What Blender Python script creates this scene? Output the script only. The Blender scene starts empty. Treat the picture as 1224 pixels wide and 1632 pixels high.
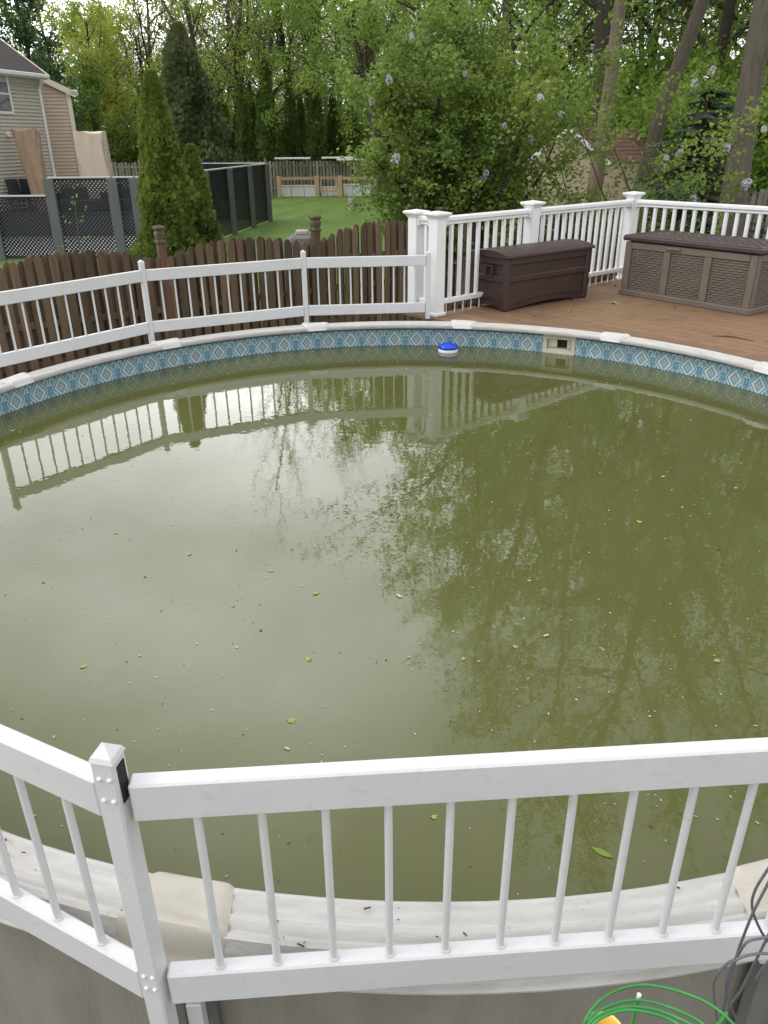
import bpy, math, random
import numpy as np
from mathutils import Vector, Matrix

PI = math.pi
sc = bpy.context.scene
C = sc.collection
R_ = math.radians
rng = np.random.default_rng(7)
random.seed(7)

# ------------------------------------------------------------------ camera, sky, sun, exposure
H = 2.92
FPX, PITCH, ROLL = 1226.0, 0.450584790, -0.00881375446
_c, _s = math.cos(PITCH), math.sin(PITCH)
FW = np.array([0, _c, -_s]); _U0 = np.array([0, _s, _c]); _R0 = np.array([1.0, 0, 0])
CR = math.cos(ROLL) * _R0 + math.sin(ROLL) * _U0
CU = -math.sin(ROLL) * _R0 + math.cos(ROLL) * _U0
cam = bpy.data.cameras.new('camera')
camo = bpy.data.objects.new('camera', cam); C.objects.link(camo)
cam.sensor_fit = 'HORIZONTAL'; cam.sensor_width = 36.0; cam.lens = FPX / 1224.0 * 36.0
cam.clip_start = 0.05; cam.clip_end = 900
m = Matrix.Identity(4)
for i in range(3):
    m[i][0] = CR[i]; m[i][1] = CU[i]; m[i][2] = -FW[i]
m[2][3] = H
camo.matrix_world = m
sc.camera = camo

SUN_EL, SUN_AZ = R_(48), R_(-100)          # azimuth from +Y towards +X
world = bpy.data.worlds.new('World'); sc.world = world; world.use_nodes = True
nt = world.node_tree; nt.nodes.clear()
wo = nt.nodes.new('ShaderNodeOutputWorld'); bg = nt.nodes.new('ShaderNodeBackground')
sky = nt.nodes.new('ShaderNodeTexSky'); sky.sky_type = 'NISHITA'; sky.sun_disc = False
sky.sun_elevation = SUN_EL; sky.sun_rotation = SUN_AZ; sky.air_density = 1.0; sky.dust_density = 4.0
hs = nt.nodes.new('ShaderNodeHueSaturation'); hs.inputs['Saturation'].default_value = 0.12
tc = nt.nodes.new('ShaderNodeTexCoord'); mp = nt.nodes.new('ShaderNodeMapping')
mp.inputs['Scale'].default_value = (1.0, 1.0, 2.2)
nz = nt.nodes.new('ShaderNodeTexNoise'); nz.inputs['Scale'].default_value = 2.1; nz.inputs['Detail'].default_value = 5
nz.inputs['Roughness'].default_value = 0.5
mr = nt.nodes.new('ShaderNodeMapRange'); mr.inputs['From Min'].default_value = 0.3; mr.inputs['From Max'].default_value = 0.7
mr.inputs['To Min'].default_value = 0.62; mr.inputs['To Max'].default_value = 1.34
mix = nt.nodes.new('ShaderNodeMix'); mix.data_type = 'RGBA'; mix.inputs['Factor'].default_value = 0.72
mix.inputs[7].default_value = (11.6, 11.75, 12.0, 1)
vm = nt.nodes.new('ShaderNodeVectorMath'); vm.operation = 'SCALE'
nt.links.new(sky.outputs[0], hs.inputs['Color']); nt.links.new(hs.outputs[0], mix.inputs[6])
nt.links.new(tc.outputs['Generated'], mp.inputs[0]); nt.links.new(mp.outputs[0], nz.inputs['Vector'])
nt.links.new(nz.outputs['Fac'], mr.inputs['Value'])
# thinner, brighter cloud low in the sky ahead and a little to the left
gd = nt.nodes.new('ShaderNodeVectorMath'); gd.operation = 'DOT_PRODUCT'
gd.inputs[1].default_value = (math.sin(R_(-12)) * math.cos(R_(24)), math.cos(R_(-12)) * math.cos(R_(24)), math.sin(R_(24)))
nt.links.new(tc.outputs['Generated'], gd.inputs[0])
gr_ = nt.nodes.new('ShaderNodeMapRange'); gr_.interpolation_type = 'SMOOTHSTEP'
for i_, x_ in enumerate((0.88, 0.995, 1.0, 2.7)): gr_.inputs[i_ + 1].default_value = x_
nt.links.new(gd.outputs['Value'], gr_.inputs[0])
mu = nt.nodes.new('ShaderNodeMath'); mu.operation = 'MULTIPLY'; nt.links.new(mr.outputs[0], mu.inputs[0]); nt.links.new(gr_.outputs[0], mu.inputs[1])
nt.links.new(mix.outputs[2], vm.inputs[0]); nt.links.new(mu.outputs[0], vm.inputs['Scale'])
nt.links.new(vm.outputs[0], bg.inputs['Color']); bg.inputs['Strength'].default_value = 0.15
nt.links.new(bg.outputs[0], wo.inputs[0])

sl = bpy.data.lights.new('sun', 'SUN'); sl.energy = 0.8; sl.angle = R_(18); sl.color = (1.0, 0.97, 0.92)
so = bpy.data.objects.new('sun', sl); C.objects.link(so)
sd = Vector((math.sin(SUN_AZ) * math.cos(SUN_EL), math.cos(SUN_AZ) * math.cos(SUN_EL), math.sin(SUN_EL)))
so.rotation_euler = sd.to_track_quat('Z', 'Y').to_euler(); so.location = (0, 0, 30)

sc.view_settings.view_transform = 'Standard'; sc.view_settings.look = 'None'
sc.view_settings.gamma = 1.0; sc.view_settings.exposure = 0.0
sc.view_settings.use_curve_mapping = False
sc.render.engine = 'CYCLES'
sc.cycles.max_bounces = 8; sc.cycles.transparent_max_bounces = 8

# ------------------------------------------------------------------ helpers
def ray(px, py):
    return FW + (px - 612) / FPX * CR - (py - 816) / FPX * CU
def at(px, py, Y):
    d = ray(px, py) / ray(px, py)[1] * Y
    return np.array([d[0], d[1], d[2] + H])
def atz(px, py, z):
    d = ray(px, py); d = d / d[2] * (z - H)
    return np.array([d[0], d[1], z])
def nrm(v):
    v = np.asarray(v, float); return v / (np.linalg.norm(v) + 1e-12)

class Nd:
    """tiny maths-node builder for printed patterns"""
    def __init__(self, t, s): self.t, self.s = t, s
    def _op(self, op, *a):
        n = self.t.nodes.new('ShaderNodeMath'); n.operation = op
        for i, x in enumerate((self,) + a):
            if isinstance(x, Nd): self.t.links.new(x.s, n.inputs[i])
            else: n.inputs[i].default_value = x
        return Nd(self.t, n.outputs[0])
    def __add__(s, o): return s._op('ADD', o)
    __radd__ = __add__
    def __sub__(s, o): return s._op('SUBTRACT', o)
    def __mul__(s, o): return s._op('MULTIPLY', o)
    __rmul__ = __mul__
    def abs(s): return s._op('ABSOLUTE')
    def fract(s): return s._op('FRACT')
    def sqrt(s): return s._op('SQRT')
    def lt(s, o): return s._op('LESS_THAN', o)
    def gt(s, o): return s._op('GREATER_THAN', o)
    def max(s, o): return s._op('MAXIMUM', o)
    def min(s, o): return s._op('MINIMUM', o)

def newmat(name):
    mt = bpy.data.materials.new(name); mt.use_nodes = True
    t = mt.node_tree; b = t.nodes['Principled BSDF']
    return mt, t, b
def mixc(t, fac, a, b, mode='MIX'):
    n = t.nodes.new('ShaderNodeMix'); n.data_type = 'RGBA'; n.blend_type = mode
    for idx, v in ((0, fac), (6, a), (7, b)):
        if hasattr(v, 'default_value') or isinstance(v, bpy.types.NodeSocket): t.links.new(v, n.inputs[idx])
        elif idx == 0: n.inputs[0].default_value = v
        else: n.inputs[idx].default_value = (*v, 1)
    return n.outputs[2]
def noise(t, scale, detail=4, stretch=None, coord='pos', rough=0.55):
    if coord == 'pos':
        g = t.nodes.new('ShaderNodeNewGeometry'); src = g.outputs['Position']
    else:
        g = t.nodes.new('ShaderNodeTexCoord'); src = g.outputs['UV' if coord == 'uv' else 'Object']
    mp_ = t.nodes.new('ShaderNodeMapping'); t.links.new(src, mp_.inputs[0])
    if stretch: mp_.inputs['Scale'].default_value = stretch
    n = t.nodes.new('ShaderNodeTexNoise'); n.inputs['Scale'].default_value = scale
    n.inputs['Detail'].default_value = detail; n.inputs['Roughness'].default_value = rough
    t.links.new(mp_.outputs[0], n.inputs['Vector'])
    return n.outputs['Fac']
def remap(t, v, a, b, c=0.0, d=1.0):
    n = t.nodes.new('ShaderNodeMapRange'); t.links.new(v, n.inputs[0])
    for i, x in enumerate((a, b, c, d)): n.inputs[i + 1].default_value = x
    return n.outputs[0]
def bump(t, b, h, dist, strength=1.0):
    n = t.nodes.new('ShaderNodeBump'); n.inputs['Distance'].default_value = dist
    n.inputs['Strength'].default_value = strength
    t.links.new(h, n.inputs['Height']); t.links.new(n.outputs[0], b.inputs['Normal'])
def mat(name, c1, c2=None, rough=0.5, scale=6, stretch=None, bumpd=0.0, bscale=60, bstretch=None,
        dirt=None, dscale=3, damt=(0.55, 0.75), drough=4, objvar=0.0, spec=0.4, metal=0.0, coord='pos', dstretch=None):
    mt, t, b = newmat(name)
    b.inputs['Roughness'].default_value = rough; b.inputs['Specular IOR Level'].default_value = spec
    b.inputs['Metallic'].default_value = metal
    col = None
    if c2 is not None:
        col = mixc(t, remap(t, noise(t, scale, 5, stretch, coord), 0.3, 0.7), c1, c2)
    if dirt is not None:
        col = mixc(t, remap(t, noise(t, dscale, 8, dstretch, coord, 0.65), *damt), col if col is not None else c1, dirt)
    if objvar:
        oi = t.nodes.new('ShaderNodeObjectInfo')
        k = remap(t, oi.outputs['Random'], 0, 1, 1 - objvar, 1 + objvar)
        v = t.nodes.new('ShaderNodeVectorMath'); v.operation = 'SCALE'
        if col is None: v.inputs[0].default_value = c1
        else: t.links.new(col, v.inputs[0])
        t.links.new(k, v.inputs['Scale']); col = v.outputs[0]
    if col is None: b.inputs['Base Color'].default_value = (*c1, 1)
    else: t.links.new(col, b.inputs['Base Color'])
    if bumpd: bump(t, b, noise(t, bscale, 4, bstretch, coord), bumpd)
    return mt
def leafmat(name, c1, c2, c3=None, transl=0.35, rough=0.45, big=0.35):
    mt, t, b = newmat(name)
    g = t.nodes.new('ShaderNodeNewGeometry')
    col = mixc(t, g.outputs['Random Per Island'], c1, c2)
    col = mixc(t, remap(t, noise(t, big, 3), 0.35, 0.65), col, c3 if c3 else c1)
    t.links.new(col, b.inputs['Base Color'])
    b.inputs['Roughness'].default_value = rough; b.inputs['Specular IOR Level'].default_value = 0.3
    tr = t.nodes.new('ShaderNodeBsdfTranslucent'); t.links.new(col, tr.inputs[0])
    ms = t.nodes.new('ShaderNodeMixShader'); ms.inputs[0].default_value = transl
    out = t.nodes['Material Output']
    t.links.new(b.outputs[0], ms.inputs[1]); t.links.new(tr.outputs[0], ms.inputs[2]); t.links.new(ms.outputs[0], out.inputs[0])
    return mt

class MB:
    """collects shapes, links them as one mesh object"""
    def __init__(self): self.v = []; self.f = []; self.uv = None
    def add(self, vs, fs):
        o = len(self.v); self.v.extend([tuple(map(float, p)) for p in vs])
        self.f.extend([tuple(i + o for i in f) for f in fs]); return self
    def box(self, c, size, ax=None, b=0.0):
        """chamfered box; ax = 3x3 rows of local axes"""
        hx, hy, hz = [s * 0.5 for s in size]
        A = np.eye(3) if ax is None else np.asarray(ax, float)
        c = np.asarray(c, float)
        if b <= 0:
            P = [(x, y, z) for x in (-hx, hx) for y in (-hy, hy) for z in (-hz, hz)]
            F = [(0, 1, 3, 2), (4, 6, 7, 5), (0, 4, 5, 1), (2, 3, 7, 6), (0, 2, 6, 4), (1, 5, 7, 3)]
        else:
            P = []; idx = {}
            for x in (-1, 1):
                for y in (-1, 1):
                    for z in (-1, 1):
                        for k in range(3):
                            p = [x * hx, y * hy, z * hz]
                            for j in range(3):
                                if j != k: p[j] -= (x, y, z)[j] * b
                            idx[(x, y, z, k)] = len(P); P.append(tuple(p))
            F = []
            S = (-1, 1)
            for s in S:
                q = [idx[(s, -1, -1, 0)], idx[(s, 1, -1, 0)], idx[(s, 1, 1, 0)], idx[(s, -1, 1, 0)]]; F.append(q if s > 0 else q[::-1])
                q = [idx[(-1, s, -1, 1)], idx[(1, s, -1, 1)], idx[(1, s, 1, 1)], idx[(-1, s, 1, 1)]]; F.append(q if s < 0 else q[::-1])
                q = [idx[(-1, -1, s, 2)], idx[(1, -1, s, 2)], idx[(1, 1, s, 2)], idx[(-1, 1, s, 2)]]; F.append(q if s > 0 else q[::-1])
            for s1 in S:
                for s2 in S:
                    q = [idx[(-1, s1, s2, 1)], idx[(1, s1, s2, 1)], idx[(1, s1, s2, 2)], idx[(-1, s1, s2, 2)]]; F.append(q if s1 * s2 < 0 else q[::-1])
                    q = [idx[(s1, -1, s2, 0)], idx[(s1, 1, s2, 0)], idx[(s1, 1, s2, 2)], idx[(s1, -1, s2, 2)]]; F.append(q if s1 * s2 > 0 else q[::-1])
                    q = [idx[(s1, s2, -1, 0)], idx[(s1, s2, 1, 0)], idx[(s1, s2, 1, 1)], idx[(s1, s2, -1, 1)]]; F.append(q if s1 * s2 < 0 else q[::-1])
            for x in S:
                for y in S:
                    for z in S:
                        q = [idx[(x, y, z, k)] for k in range(3)]; F.append(q if x * y * z > 0 else q[::-1])
        return self.add([c + p[0] * A[0] + p[1] * A[1] + p[2] * A[2] for p in np.array(P)], F)
    def tube(self, pts, rad, n=8, cap=True):
        pts = np.asarray(pts, float); k = len(pts)
        rad = np.full(k, rad) if np.isscalar(rad) else np.asarray(rad, float)
        tn = np.gradient(pts, axis=0); tn /= np.linalg.norm(tn, axis=1)[:, None] + 1e-9
        ref = np.array([0, 0, 1.0]) if abs(tn[0][2]) < 0.9 else np.array([1.0, 0, 0])
        o = len(self.v)
        a = nrm(np.cross(tn[0], ref))
        for i in range(k):
            a = nrm(a - tn[i] * (a @ tn[i])); b_ = np.cross(tn[i], a)
            for j in range(n):
                th = 2 * PI * j / n
                self.v.append(tuple(pts[i] + rad[i] * (math.cos(th) * a + math.sin(th) * b_)))
        for i in range(k - 1):
            for j in range(n):
                p, q = o + i * n + j, o + i * n + (j + 1) % n
                self.f.append((p, q, q + n, p + n))
        if cap:
            self.f.append(tuple(o + j for j in range(n))[::-1]); self.f.append(tuple(o + (k - 1) * n + j for j in range(n)))
        return self
    def lathe(self, prof, c=(0, 0, 0), n=24):
        o = len(self.v); k = len(prof)
        for r, z in prof:
            for j in range(n):
                th = 2 * PI * j / n; self.v.append((c[0] + r * math.cos(th), c[1] + r * math.sin(th), c[2] + z))
        for i in range(k - 1):
            for j in range(n):
                p, q = o + i * n + j, o + i * n + (j + 1) % n
                self.f.append((p, q, q + n, p + n))
        self.f.append(tuple(o + j for j in range(n))[::-1]); self.f.append(tuple(o + (k - 1) * n + j for j in range(n)))
        return self
    def prism(self, poly, z0, z1):
        n = len(poly); return self.add([(x, y, z0) for x, y in poly] + [(x, y, z1) for x, y in poly],
            [tuple(range(n))[::-1], tuple(range(n, 2 * n))] + [(i, (i + 1) % n, n + (i + 1) % n, n + i) for i in range(n)])
    def mesh(self, name):
        me = bpy.data.meshes.new(name); me.from_pydata(self.v, [], self.f); me.update(); return me
    def build(self, name, material, parent=None, smooth=False, kind=None):
        return link(name, self.mesh(name), material, parent, smooth, kind)
def link(name, me, material, parent=None, smooth=False, kind=None):
    if material is not None and len(me.materials) == 0: me.materials.append(material)
    if smooth:
        me.polygons.foreach_set('use_smooth', np.ones(len(me.polygons), bool))
        try: me.set_sharp_from_angle(angle=R_(50))
        except Exception: pass
    o = bpy.data.objects.new(name, me); C.objects.link(o)
    if parent is not None: o.parent = parent
    if kind: o['kind'] = kind
    return o
def fastmesh(name, V, faces):
    """V (n,3); faces list of int arrays (m,k) of equal k per array"""
    me = bpy.data.meshes.new(name)
    V = np.ascontiguousarray(V, np.float32); me.vertices.add(len(V)); me.vertices.foreach_set('co', V.ravel())
    loops = np.concatenate([f.ravel() for f in faces]).astype(np.int32)
    tot = np.concatenate([np.full(len(f), f.shape[1], np.int32) for f in faces])
    st = np.concatenate([[0], np.cumsum(tot)[:-1]]).astype(np.int32)
    me.loops.add(len(loops)); me.loops.foreach_set('vertex_index', loops)
    me.polygons.add(len(tot)); me.polygons.foreach_set('loop_start', st)
    me.update(calc_edges=True); return me
def scatter(tv, tf, pos, ax, scale):
    """copies of a template (tv (k,3), tf (m,q)) at pos (n,3) with axes ax (n,3,3 rows) -> V, F"""
    tv = np.asarray(tv, float); tf = np.asarray(tf, int)
    V = pos[:, None, :] + scale[:, None, None] * np.einsum('kj,njd->nkd', tv, ax)
    F = tf[None] + (np.arange(len(pos)) * len(tv))[:, None, None]
    return V.reshape(-1, 3), F.reshape(-1, tf.shape[1])
def rand_axes(n, up=0.0, r=rng):
    x = r.normal(size=(n, 3)); x[:, 2] *= 0.6; x /= np.linalg.norm(x, axis=1)[:, None]
    z = r.normal(size=(n, 3)); z[:, 2] = np.abs(z[:, 2]) + up
    z -= x * (z * x).sum(1)[:, None]; z /= np.linalg.norm(z, axis=1)[:, None]
    return np.stack([x, np.cross(z, x), z], 1)
def thing(name, label, cat, loc=(0, 0, 0), rz=0.0, group=None):
    o = bpy.data.objects.new(name, None); C.objects.link(o); o.empty_display_size = 0.1
    o.location = loc; o.rotation_euler = (0, 0, rz); return tag(o, label, cat, group)
def tag(o, label, cat, group=None):
    o['label'] = label; o['category'] = cat
    if group: o['group'] = group
    return o
def struct(o, label=None):
    o['kind'] = 'structure'
    if label: o['label'] = label
    return o
def reparent(o, p):
    """child built in world space under a thing that stands at p.location"""
    o.parent = p; o.matrix_parent_inverse = Matrix.LocRotScale(p.location, p.rotation_euler, p.scale).inverted(); return o
def dup(root, loc, rz=0.0, label=None, scale=None, group=None):
    r = root.copy(); C.objects.link(r); r.location = loc; r.rotation_euler = (0, 0, rz)
    if scale is not None: r.scale = scale
    if label: r['label'] = label
    if group: r['group'] = group
    for ch in list(root.children):
        c = ch.copy(); C.objects.link(c); c.parent = r
        for g in list(ch.children):
            d = g.copy(); C.objects.link(d); d.parent = c
    return r

# ------------------------------------------------------------------ materials
M = {}
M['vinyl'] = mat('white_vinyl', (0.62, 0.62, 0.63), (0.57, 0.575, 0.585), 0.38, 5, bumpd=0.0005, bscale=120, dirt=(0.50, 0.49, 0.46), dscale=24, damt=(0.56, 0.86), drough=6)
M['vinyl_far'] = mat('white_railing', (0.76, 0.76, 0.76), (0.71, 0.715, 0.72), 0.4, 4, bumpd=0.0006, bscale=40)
M['resin'] = mat('pool_rail_resin', (0.53, 0.52, 0.50), (0.41, 0.395, 0.37), 0.55, 6, (1, 5, 1), 0.002, 40, (1, 2, 1), dirt=(0.47, 0.39, 0.29), dscale=2.2, damt=(0.56, 0.80), coord='uv', dstretch=(1, 11, 1))
M['capresin'] = mat('white_cap_resin', (0.58, 0.57, 0.545), (0.50, 0.485, 0.46), 0.55, 7, bumpd=0.002, bscale=24, dirt=(0.46, 0.38, 0.28), dscale=5, damt=(0.60, 0.86))
M['cap'] = mat('rail_cap_resin', (0.50, 0.472, 0.415), (0.42, 0.385, 0.325), 0.6, 9, bumpd=0.002, bscale=24, dirt=(0.45, 0.37, 0.27), dscale=7, damt=(0.58, 0.85))
M['wallpool'] = mat('pool_wall_metal', (0.265, 0.245, 0.213), (0.225, 0.207, 0.18), 0.5, 3, dirt=(0.17, 0.15, 0.122), dscale=3.5, damt=(0.5, 0.78), bumpd=0.003, bscale=10, bstretch=(9, 9, 0.12), dstretch=(1, 1, 0.35))
M['upright'] = mat('upright_metal', (0.20, 0.195, 0.185), (0.14, 0.135, 0.128), 0.45, 6)
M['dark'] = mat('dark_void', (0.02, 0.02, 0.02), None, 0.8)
M['rivet'] = mat('rivet_white', (0.72, 0.72, 0.73), None, 0.3)
M['picket'] = mat('picket_wood', (0.155, 0.103, 0.060), (0.092, 0.061, 0.037), 0.85, 2.5, (10, 10, 0.7), 0.004, 9, (14, 14, 0.5), dirt=(0.13, 0.115, 0.08), dscale=2.6, damt=(0.52, 0.76), objvar=0.42, dstretch=(3, 3, 0.6))
M['picketnew'] = mat('newer_post_wood', (0.15, 0.08, 0.05), (0.11, 0.058, 0.036), 0.8, 3, (10, 10, 0.8), 0.003, 9, (14, 14, 0.5))
M['finial'] = mat('mossy_post_cap', (0.11, 0.085, 0.05), (0.075, 0.075, 0.04), 0.9, 12, bumpd=0.006, bscale=30, dirt=(0.2, 0.17, 0.11), dscale=14, damt=(0.55, 0.7))
M['greywood'] = mat('grey_weathered_wood', (0.38, 0.345, 0.285), (0.26, 0.235, 0.19), 0.9, 2, (8, 8, 0.6), 0.004, 8, (12, 12, 0.5), objvar=0.22, dirt=(0.12, 0.12, 0.08), dscale=1.5, damt=(0.55, 0.8))
M['lumber'] = mat('tan_lumber', (0.50, 0.36, 0.22), (0.40, 0.28, 0.17), 0.8, 3, (6, 6, 1), objvar=0.15)
M['deck'] = mat('composite_deck_board', (0.235, 0.142, 0.078), (0.185, 0.108, 0.060), 0.62, 3, (3, 3, 3), 0.0015, 60, None, dirt=(0.14, 0.085, 0.055), dscale=1.6, damt=(0.5, 0.8), objvar=0.09)
M['boxdark'] = mat('dark_brown_resin', (0.052, 0.030, 0.026), (0.044, 0.026, 0.023), 0.45, 4, bumpd=0.0012, bscale=90, bstretch=(1, 1, 0.15), dirt=(0.085, 0.055, 0.045), dscale=5, damt=(0.55, 0.85))
M['boxtaupe'] = mat('taupe_resin', (0.155, 0.126, 0.102), (0.13, 0.107, 0.087), 0.5, 5, bumpd=0.0008, bscale=80, dirt=(0.12, 0.095, 0.075), dscale=6, damt=(0.55, 0.85))
M['lid'] = mat('dark_lid_resin', (0.060, 0.042, 0.042), (0.052, 0.037, 0.036), 0.28, 5, dirt=(0.09, 0.07, 0.066), dscale=7, damt=(0.55, 0.85))
M['lattice'] = mat('black_lattice', (0.014, 0.015, 0.022), None, 0.5)
M['greypost'] = mat('grey_board', (0.125, 0.132, 0.132), (0.095, 0.102, 0.102), 0.75, 2, (6, 6, 0.6))
M['greyrail'] = mat('pale_grey_rail', (0.46, 0.47, 0.47), (0.40, 0.41, 0.41), 0.6)
M['siding'] = mat('taupe_vinyl_siding', (0.52, 0.465, 0.41), (0.48, 0.43, 0.38), 0.6, 1.5)
M['siding2'] = mat('tan_vinyl_siding', (0.56, 0.445, 0.345), (0.52, 0.41, 0.32), 0.6, 1.5)
M['trim'] = mat('white_trim', (0.74, 0.74, 0.73), None, 0.5)
M['creamtrim'] = mat('cream_trim', (0.70, 0.64, 0.52), None, 0.55)
M['roof'] = mat('dark_shingles', (0.060, 0.046, 0.044), (0.042, 0.033, 0.033), 0.9, 14, bumpd=0.01, bscale=20)
M['shedroof'] = mat('brown_shingles', (0.19, 0.105, 0.08), (0.12, 0.07, 0.055), 0.9, 9, bumpd=0.01, bscale=25, objvar=0.25)
M['shedwall'] = mat('shed_tan', (0.50, 0.40, 0.28), (0.44, 0.35, 0.25), 0.75, 2)
M['glass'] = mat('window_glass', (0.05, 0.06, 0.06), None, 0.04, spec=0.8)
M['covertan'] = mat('tan_cover_cloth', (0.40, 0.28, 0.195), (0.31, 0.21, 0.145), 0.75, 2.5, bumpd=0.02, bscale=3)
M['covercream'] = mat('cream_cover_cloth', (0.58, 0.48, 0.39), (0.52, 0.43, 0.345), 0.75, 2.5, bumpd=0.02, bscale=3)
M['furn'] = mat('charcoal_furniture', (0.028, 0.03, 0.035), None, 0.45)
M['darkskirt'] = mat('dark_platform', (0.15, 0.155, 0.16), (0.12, 0.125, 0.13), 0.8)
M['paving'] = mat('pale_paving', (0.42, 0.42, 0.43), (0.33, 0.33, 0.345), 0.8, 2)
M['stone'] = mat('pale_stone', (0.50, 0.45, 0.40), (0.36, 0.31, 0.27), 0.85, 4, bumpd=0.02, bscale=8, objvar=0.25)
M['greystone'] = mat('grey_stone', (0.20, 0.20, 0.195), (0.14, 0.14, 0.135), 0.85, 4, bumpd=0.02, bscale=9)
M['whitepaint'] = mat('white_paint', (0.78, 0.78, 0.78), (0.7, 0.7, 0.7), 0.6, 2)
M['blue'] = mat('blue_plastic', (0.006, 0.055, 0.55), None, 0.3, spec=0.5)
M['whiteplastic'] = mat('white_plastic', (0.78, 0.79, 0.78), None, 0.35)
M['skim'] = mat('skimmer_plastic', (0.62, 0.59, 0.48), (0.54, 0.51, 0.41), 0.5, 10)
M['greenwire'] = mat('green_wire', (0.03, 0.23, 0.045), None, 0.35, spec=0.5)
M['greywire'] = mat('grey_wire', (0.13, 0.135, 0.15), (0.10, 0.10, 0.115), 0.4, 20, spec=0.5)
M['yellow'] = mat('yellow_plastic', (0.80, 0.55, 0.13), None, 0.35)
M['bark'] = mat('grey_brown_bark', (0.135, 0.115, 0.088), (0.075, 0.062, 0.046), 0.95, 5, (3, 3, 0.5), 0.03, 9, (3, 3, 0.35), dirt=(0.10, 0.11, 0.06), dscale=1.2, damt=(0.55, 0.8))
M['barkdark'] = mat('dark_bark', (0.065, 0.052, 0.040), (0.038, 0.031, 0.025), 0.95, 6, (3, 3, 0.5), 0.02, 10, (3, 3, 0.4))
M['barktan'] = mat('tan_bark', (0.21, 0.16, 0.115), (0.13, 0.10, 0.075), 0.95, 5, (4, 4, 0.4), 0.02, 9, (4, 4, 0.3))
M['leaf_yellow'] = leafmat('leaf_yellow_green', (0.358, 0.426, 0.067), (0.246, 0.347, 0.056), (0.414, 0.448, 0.078), 0.5)
M['leaf_bright'] = leafmat('leaf_bright_green', (0.264, 0.396, 0.072), (0.192, 0.324, 0.054), (0.324, 0.432, 0.084), 0.5)
M['leaf_mid'] = leafmat('leaf_mid_green', (0.188, 0.294, 0.062), (0.125, 0.237, 0.050), (0.237, 0.338, 0.069), 0.5)
M['leaf_dark'] = leafmat('leaf_dark_green', (0.075, 0.144, 0.050), (0.056, 0.112, 0.040), (0.094, 0.169, 0.060), 0.3)
M['leaf_lilac'] = leafmat('leaf_lilac', (0.20, 0.30, 0.06), (0.085, 0.165, 0.038), (0.30, 0.385, 0.09), 0.5, 0.38, 0.8)
M['leaf_olive'] = leafmat('leaf_olive_buds', (0.276, 0.253, 0.115), (0.218, 0.218, 0.098), (0.310, 0.299, 0.127), 0.4)
M['thuja'] = leafmat('thuja_spray', (0.18, 0.25, 0.05), (0.075, 0.135, 0.03), (0.24, 0.305, 0.06), 0.35, 0.5, 1.5)
M['thujafar'] = leafmat('thuja_far_spray', (0.165, 0.253, 0.066), (0.099, 0.171, 0.050), (0.209, 0.303, 0.077), 0.4, 0.55, 0.6)
M['conifer'] = leafmat('conifer_spray', (0.155, 0.195, 0.085), (0.10, 0.135, 0.06), (0.20, 0.235, 0.10), 0.35, 0.55, 0.5)
M['spruce'] = leafmat('spruce_needles', (0.075, 0.115, 0.078), (0.045, 0.078, 0.055), (0.11, 0.155, 0.105), 0.25, 0.5, 0.9)
M['flower'] = leafmat('lilac_flower', (0.70, 0.65, 0.74), (0.82, 0.79, 0.83), (0.58, 0.51, 0.67), 0.3, 0.6, 2.5)
M['floatleaf'] = leafmat('floating_leaf', (0.30, 0.34, 0.09), (0.22, 0.27, 0.07), None, 0.1, 0.4, 3)
M['petal'] = leafmat('pale_petals', (0.50, 0.48, 0.33), (0.34, 0.35, 0.20), None, 0.1, 0.6, 3)
M['crumb'] = leafmat('brown_crumbs', (0.09, 0.06, 0.035), (0.05, 0.04, 0.025), None, 0.0, 0.8, 3)

# lawn / ground
def ground_mat():
    mt, t, b = newmat('lawn_grass')
    c = mixc(t, remap(t, noise(t, 0.35, 6), 0.35, 0.65), (0.13, 0.225, 0.03), (0.175, 0.27, 0.038))
    c = mixc(t, remap(t, noise(t, 0.9, 8, (1, 0.5, 1), 'pos', 0.75), 0.5, 0.7, 0, 0.8), c, (0.20, 0.25, 0.06))
    c = mixc(t, remap(t, noise(t, 1.6, 6, (0.8, 0.22, 1), 'pos', 0.7), 0.44, 0.62, 0, 0.75), c, (0.07, 0.145, 0.022))
    c = mixc(t, remap(t, noise(t, 9, 6, (1, 0.3, 1), 'pos', 0.75), 0.42, 0.66), c, (0.10, 0.175, 0.025))
    t.links.new(c, b.inputs['Base Color']); b.inputs['Roughness'].default_value = 0.85
    bump(t, b, noise(t, 25, 6), 0.06)
    return mt
M['lawn'] = ground_mat()
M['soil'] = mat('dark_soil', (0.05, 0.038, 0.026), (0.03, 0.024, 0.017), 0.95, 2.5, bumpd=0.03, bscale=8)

def water_mat():
    mt, t, b = newmat('green_pool_water')
    c = mixc(t, remap(t, noise(t, 0.55, 4), 0.3, 0.7), (0.078, 0.083, 0.026), (0.094, 0.099, 0.033))
    c = mixc(t, remap(t, noise(t, 2.3, 7, None, 'pos', 0.7), 0.54, 0.78, 0.0, 0.26), c, (0.125, 0.132, 0.06))
    t.links.new(c, b.inputs['Base Color']); t.links.new(remap(t, noise(t, 1.7, 4), 0.4, 0.7, 0.006, 0.045), b.inputs['Roughness'])
    b.inputs['IOR'].default_value = 1.42; b.inputs['Specular IOR Level'].default_value = 0.5
    n1 = noise(t, 5.0, 3); n2 = noise(t, 22.0, 2)
    mm = Nd(t, n1) * 1.0 + Nd(t, n2) * 0.16
    bump(t, b, mm.s, 0.0007, 1.0)
    return mt
M['water'] = water_mat()

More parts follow.
